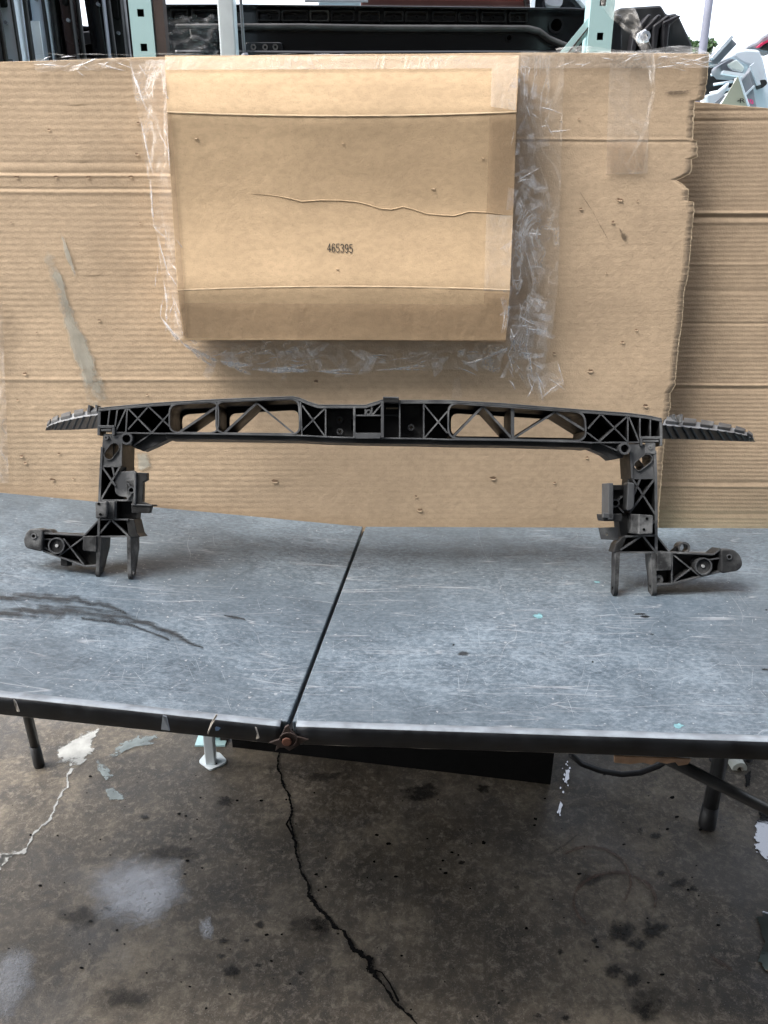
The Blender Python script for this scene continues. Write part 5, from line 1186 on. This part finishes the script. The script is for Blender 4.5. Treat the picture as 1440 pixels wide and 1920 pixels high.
# ---- car doors stood on edge at far left
def door(x0, x1, lean, y, mat, label, glass=None, extra=None):
    a = at_y(x0, 60, y); b = at_y(x1, 60, y); o = empty('car_door', ((a.x+b.x)/2, y, 1.53), label, 'car door', 'car doors stood on edge in the rack')
    wd = (b.x-a.x); m = MB(); prof = []
    for k in range(13):
        s_ = k/12; prof.append((wd*(s_-.5), .02+.035*(1-(2*s_-1)**2)*-1))
    def fn(u, v_): 
        s_ = u; x = wd*(s_-.5); yy = -.035*max(0, 1-abs(2*s_-1)**4)**.25; z = v_*.9; return V((x+lean*z+.006*sin(z*5+x0), yy+.03*(z-.4)**2, z))
    m.grid(fn, 12, 12); n0 = len(m.v)
    m.add([V((p.x+o.location.x*.24/y, .24, p.z)) for p in m.v], [])
    for j in range(12): m.f += [(j*13, (j+1)*13, n0+(j+1)*13, n0+j*13), (j*13+12, n0+j*13+12, n0+(j+1)*13+12, (j+1)*13+12)]; m.mi += [0, 0]
    m.f += [tuple(12*13+i for i in range(13))+(n0+12*13+12, n0+12*13)]; m.mi += [0]
    m.build('door_skin', mat, o, True)
    m = MB(); m.tube([(wd*.5+lean*z+.004, -.012, z) for z in (0, .3, .6, .9)], .006, 8); m.build('seal', RUB, o, True)
    m = MB()
    for z in (.18, .62): m.prism(rounded([(-.012, z), (.012, z), (.012, z+.03), (-.012, z+.03)], .004), -.058, -.045)
    m.build('hinge_plate', GREYP, o)
    rk = random.Random(int(x0+99))
    m = MB(); z0 = .30+.1*rk.random(); m.prism(rounded([(-wd*.2, z0), (wd*.16, z0), (wd*.16, z0+.055), (-wd*.2, z0+.055)], .006), -.046, -.03); m.build('latch', CRATE, o, False, None, .002)
    m = MB()
    for z in (z0-.03, z0+.08, z0+.12): m.prism(circ((wd*.1*rk.uniform(-1, 1), z), .004, 10), -.043, -.03)
    m.build('bolts', GREYP, o)
    m = MB(); xx = wd*rk.uniform(.22, .34); m.box((xx, -.041, 0), (xx+wd*.09, -.02, .9)); m.build('edge_moulding', RUB if mat is not DARKM else GREYP, o, False, None, .002)
    if extra: extra(o, wd)
    return o
door(-40, 4, 0, 2.0, DARKR, 'black door edge at the extreme left')
door(3, 50, .02, 2.06, SILV, 'pale silver blue door standing second from the left edge')
door(51, 68, .02, 2.2, GREYP, 'mid grey narrow door edge right of the silver door')
def tagx(o, wd):
    m = MB(); m.box((-wd*.28, -.062, .17), (wd*.22, -.058, .30)); m.build('paper_tag', simple('white_tag', (.75, .78, .85), .7), o)
door(72, 103, .012, 2.14, LGREY, 'light grey door with a white paper tag', None, tagx)
door(105, 128, 0, 2.2, GLASS, 'blackish narrow door edge right of the tagged grey door')
door(128, 152, 0, 2.16, MARO, 'dark maroon brown door edge')
door(178, 214, -.02, 2.24, DARKM, 'glossy black door right of the gap of sky')
door(216, 246, 0, 2.3, DARKR, 'matt black door beside the teal post')
def wt(o, P):
    m = MB(); m.prism([P(152, 50), P(196, 54), P(196, 110), P(152, 110)], -.03, -.002); m.build('lower_skin', DARKM, o, False, None, .01)
    m = MB(); m.prism(rounded([P(156, 66), P(192, 62), P(192, 84), P(156, 92)], .012), -.04, -.031); m.build('handle_recess', GREYP, o, False, None, .004)
slabpx('car_door', [(150, 52), (186, 58), (200, 60), (200, 150), (150, 150)], 2.5, .05, DARKM, 'black door with an open window, seen through the gap', 'car door', wt)
def fan(o, P):
    for k in range(4):
        s_ = k*.25
        m = MB(); pts = [P(1172+k*18, 110), P(1178+k*16, 70-6*k), P(1205+k*16, 34+k*2), P(1212+k*16, 36+k*2), P(1188+k*17, 74-5*k), P(1180+k*18, 110)]; m.prism(pts, -.05-.008*k, -.003); m.build('fin', simple('fin_dark', (.012, .011, .013), .35, .3), o, False, None, .004)
slabpx('bumper_cover', [(1150, 20), (1165, 14), (1240, 9), (1251, 27), (1269, 24), (1276, 34), (1290, 64), (1298, 82), (1298, 125), (1150, 125)], 2.45, .12, DARKR, 'dark stepped bumper cover against the sky, right of the teal post', 'car part', fan)
def wb(o, P):
    m = MB(); m.ring(circ(P(1209, 69), .012, 20), circ(P(1209, 69), .006, 20), -.01, -.001); m.build('eyelet', GREYP, o)
slabpx('white_bracket', [(1196, 62), (1210, 54), (1218, 62), (1217, 78), (1200, 80), (1194, 74)], 2.33, .01, simple('white_plastic', (.7, .74, .85), .4), 'small white plastic bracket with a hole, in front of the dark bumper cover', 'bracket', wb, .002)
# ---- scrap heap at right (on the rack shelf)
def strip_e(o, P):
    m = MB(); m.prism([P(1331, 110), P(1335, 113), P(1372, 72), P(1368, 68)], -.012, -.001); m.build('flange', LGREY, o)
slabpx('trim_strip', [(1326, 116), (1368, 67), (1383, 82), (1343, 124)], 2.15, .03, GREYP, 'flat grey plastic trim strip sticking up at an angle above the right sheet', 'car part', strip_e, .003)
def blue_e(o, P):
    m = MB(); m.prism([P(1388, 150), P(1404, 124), P(1413, 160), P(1396, 178)], -.025, -.001); m.build('grille_insert', GREYP, o, False, None, .004)
    m = MB(); m.prism(rounded([P(1414, 154), P(1426, 152), P(1430, 160), P(1418, 170)], .005), -.028, -.001); m.build('fog_lamp_hole', RUB, o)
    m = MB(); m.prism([P(1396, 128), P(1404, 122), P(1416, 162), P(1410, 164)], -.032, -.0255); m.build('rib', LGREY, o)
slabpx('grey_bumper', [(1372, 106), (1378, 95), (1400, 91), (1425, 93), (1432, 110), (1450, 190), (1450, 240), (1400, 240), (1402, 190), (1412, 160), (1404, 124), (1390, 118)], 2.22, .09, LGREY, 'pale blue grey bumper piece at the far right of the scrap heap', 'car part', blue_e)
def lamp_e(o, P):
    m = MB(); m.prism([P(1360, 122), P(1378, 112), P(1394, 128), P(1388, 138), P(1368, 132)], -.012, -.001); m.build('lens', LAMPM, o, False, None, .004)
    m = MB(); m.prism([P(1352, 134), P(1390, 140), P(1388, 146), P(1350, 140)], -.016, -.001); m.build('chrome_lip', SILV, o)
slabpx('headlamp', [(1350, 122), (1376, 108), (1398, 128), (1390, 144), (1360, 142), (1350, 132)], 2.16, .06, GREYP, 'clear headlamp in the scrap heap, under the slanting strip', 'headlamp', lamp_e)
def dk_e(o, P):
    for (p, q) in (((1330, 142), (1364, 130)), ((1335, 160), (1370, 154)), ((1328, 176), (1366, 168))):
        m = MB(); a, b = P(*p), P(*q); m.tube([(a[0], -.01, a[1]), (b[0], -.012, b[1])], .0035, 6); m.build('wire', SILV, o, True)
    m = MB(); m.prism([P(1336, 124), P(1350, 118), P(1354, 130), P(1342, 138)], -.02, -.001); m.build('clip', GREYP, o)
slabpx('black_scrap', [(1322, 112), (1332, 106), (1350, 130), (1380, 144), (1372, 170), (1350, 182), (1322, 182)], 2.26, .05, DARKR, 'tangled black plastic scrap right behind the sheet corner', 'scrap', dk_e)
def tag_e(o, P):
    m = MB(); a = P(1384, 143); b = P(1403, 200); m.tube([(a[0], -.004, a[1]), (b[0], -.004, b[1])], .0022, 6); m.build('edge', LGREY, o)
    for ch, x0, x1, y0, y1, mt in (('R', 1387, 1396.5, 193, 184.5, INK),):
        tcu = bpy.data.curves.new('letter', 'FONT'); tcu.body = ch; ob = bpy.data.objects.new('letter', tcu); COL.objects.link(ob); bpy.context.view_layer.update()
        me_ = bpy.data.meshes.new_from_object(ob.evaluated_get(bpy.context.evaluated_depsgraph_get())); bpy.data.objects.remove(ob)
        xs = [v_.co.x for v_ in me_.vertices]; ys = [v_.co.y for v_ in me_.vertices]
        for v_ in me_.vertices:
            fx = (v_.co.x-min(xs))/(max(xs)-min(xs)); fy = (v_.co.y-min(ys))/(max(ys)-min(ys)); q = P(lerp(x0, x1, fx), lerp(y0, y1, fy)); v_.co = (q[0], -.0012, q[1])
        me_.materials.clear(); me_.materials.append(mt); lo = bpy.data.objects.new('letter', me_); COL.objects.link(lo); lo.parent = o
    m = MB(); m.prism([P(1382, 189), P(1388, 186.5), P(1388, 188), P(1382, 190.5)], -.0014, -.0004); m.build('pen_stroke', INK, o)
slabpx('card_sign', [(1350, 200), (1384, 143), (1401, 200)], 2.1, .004, TAGM, 'olive triangular card with a black letter in the scrap heap', 'card', tag_e, 0)
def num_e(o, P):
    tcu = bpy.data.curves.new('numeral', 'FONT'); tcu.body = '10'; tcu.offset = .02; ob = bpy.data.objects.new('numeral', tcu); COL.objects.link(ob); bpy.context.view_layer.update()
    me_ = bpy.data.meshes.new_from_object(ob.evaluated_get(bpy.context.evaluated_depsgraph_get())); bpy.data.objects.remove(ob)
    xs = [v_.co.x for v_ in me_.vertices]; ys = [v_.co.y for v_ in me_.vertices]
    for v_ in me_.vertices:
        fx = (v_.co.x-min(xs))/(max(xs)-min(xs)); fy = (v_.co.y-min(ys))/(max(ys)-min(ys)); q = P(1401+10*fx+2*(1-fy), lerp(194.5, 186, fy)+2*(fx-.5)); v_.co = (q[0], -.0012, q[1])
    me_.materials.clear(); me_.materials.append(PINK); lo = bpy.data.objects.new('pink_numeral', me_); COL.objects.link(lo); lo.parent = o
    m = MB(); m.prism([P(1396, 176), P(1413, 160), P(1414, 163), P(1397, 180)], -.004, -.0005); m.build('rib', LGREY, o)
slabpx('grey_plate', [(1391, 152), (1404, 135), (1413, 165), (1420, 205), (1403, 205)], 2.16, .008, GREYP, 'grey plastic plate marked with a pink 10 beside the olive card', 'car part', num_e, .002)
def arc_e(o, P):
    m = MB(); m.prism([P(1416, 90), P(1428, 80), P(1450, 70), P(1450, 74), P(1430, 84), P(1420, 91)], -.012, -.001); m.build('red_stripe', simple('red_stripe', (.5, .03, .09), .4), o)
    m = MB(); m.prism([P(1425, 93), P(1432, 84), P(1450, 78), P(1450, 97)], -.010, -.0005); m.build('dark_inset', DARKR, o)
slabpx('grey_fender', [(1396, 92), (1406, 84), (1420, 78), (1430, 68), (1450, 56), (1450, 100), (1425, 95)], 2.35, .05, GREYP, 'grey fender piece with a thin red stripe at the top right edge', 'car part', arc_e)
slabpx('white_gutter', [(1324, 178), (1345, 172), (1362, 158), (1370, 152), (1366, 166), (1350, 188), (1340, 205), (1324, 205)], 2.04, .02, LGREY, 'curved pale plastic piece just above the right sheet', 'car part', lambda o, P: MB.build((lambda m: (m.prism([P(1340, 192), P(1356, 178), P(1358, 181), P(1344, 200)], -.006, -.0005), m)[1])(MB()), 'lip', GREYP, o))
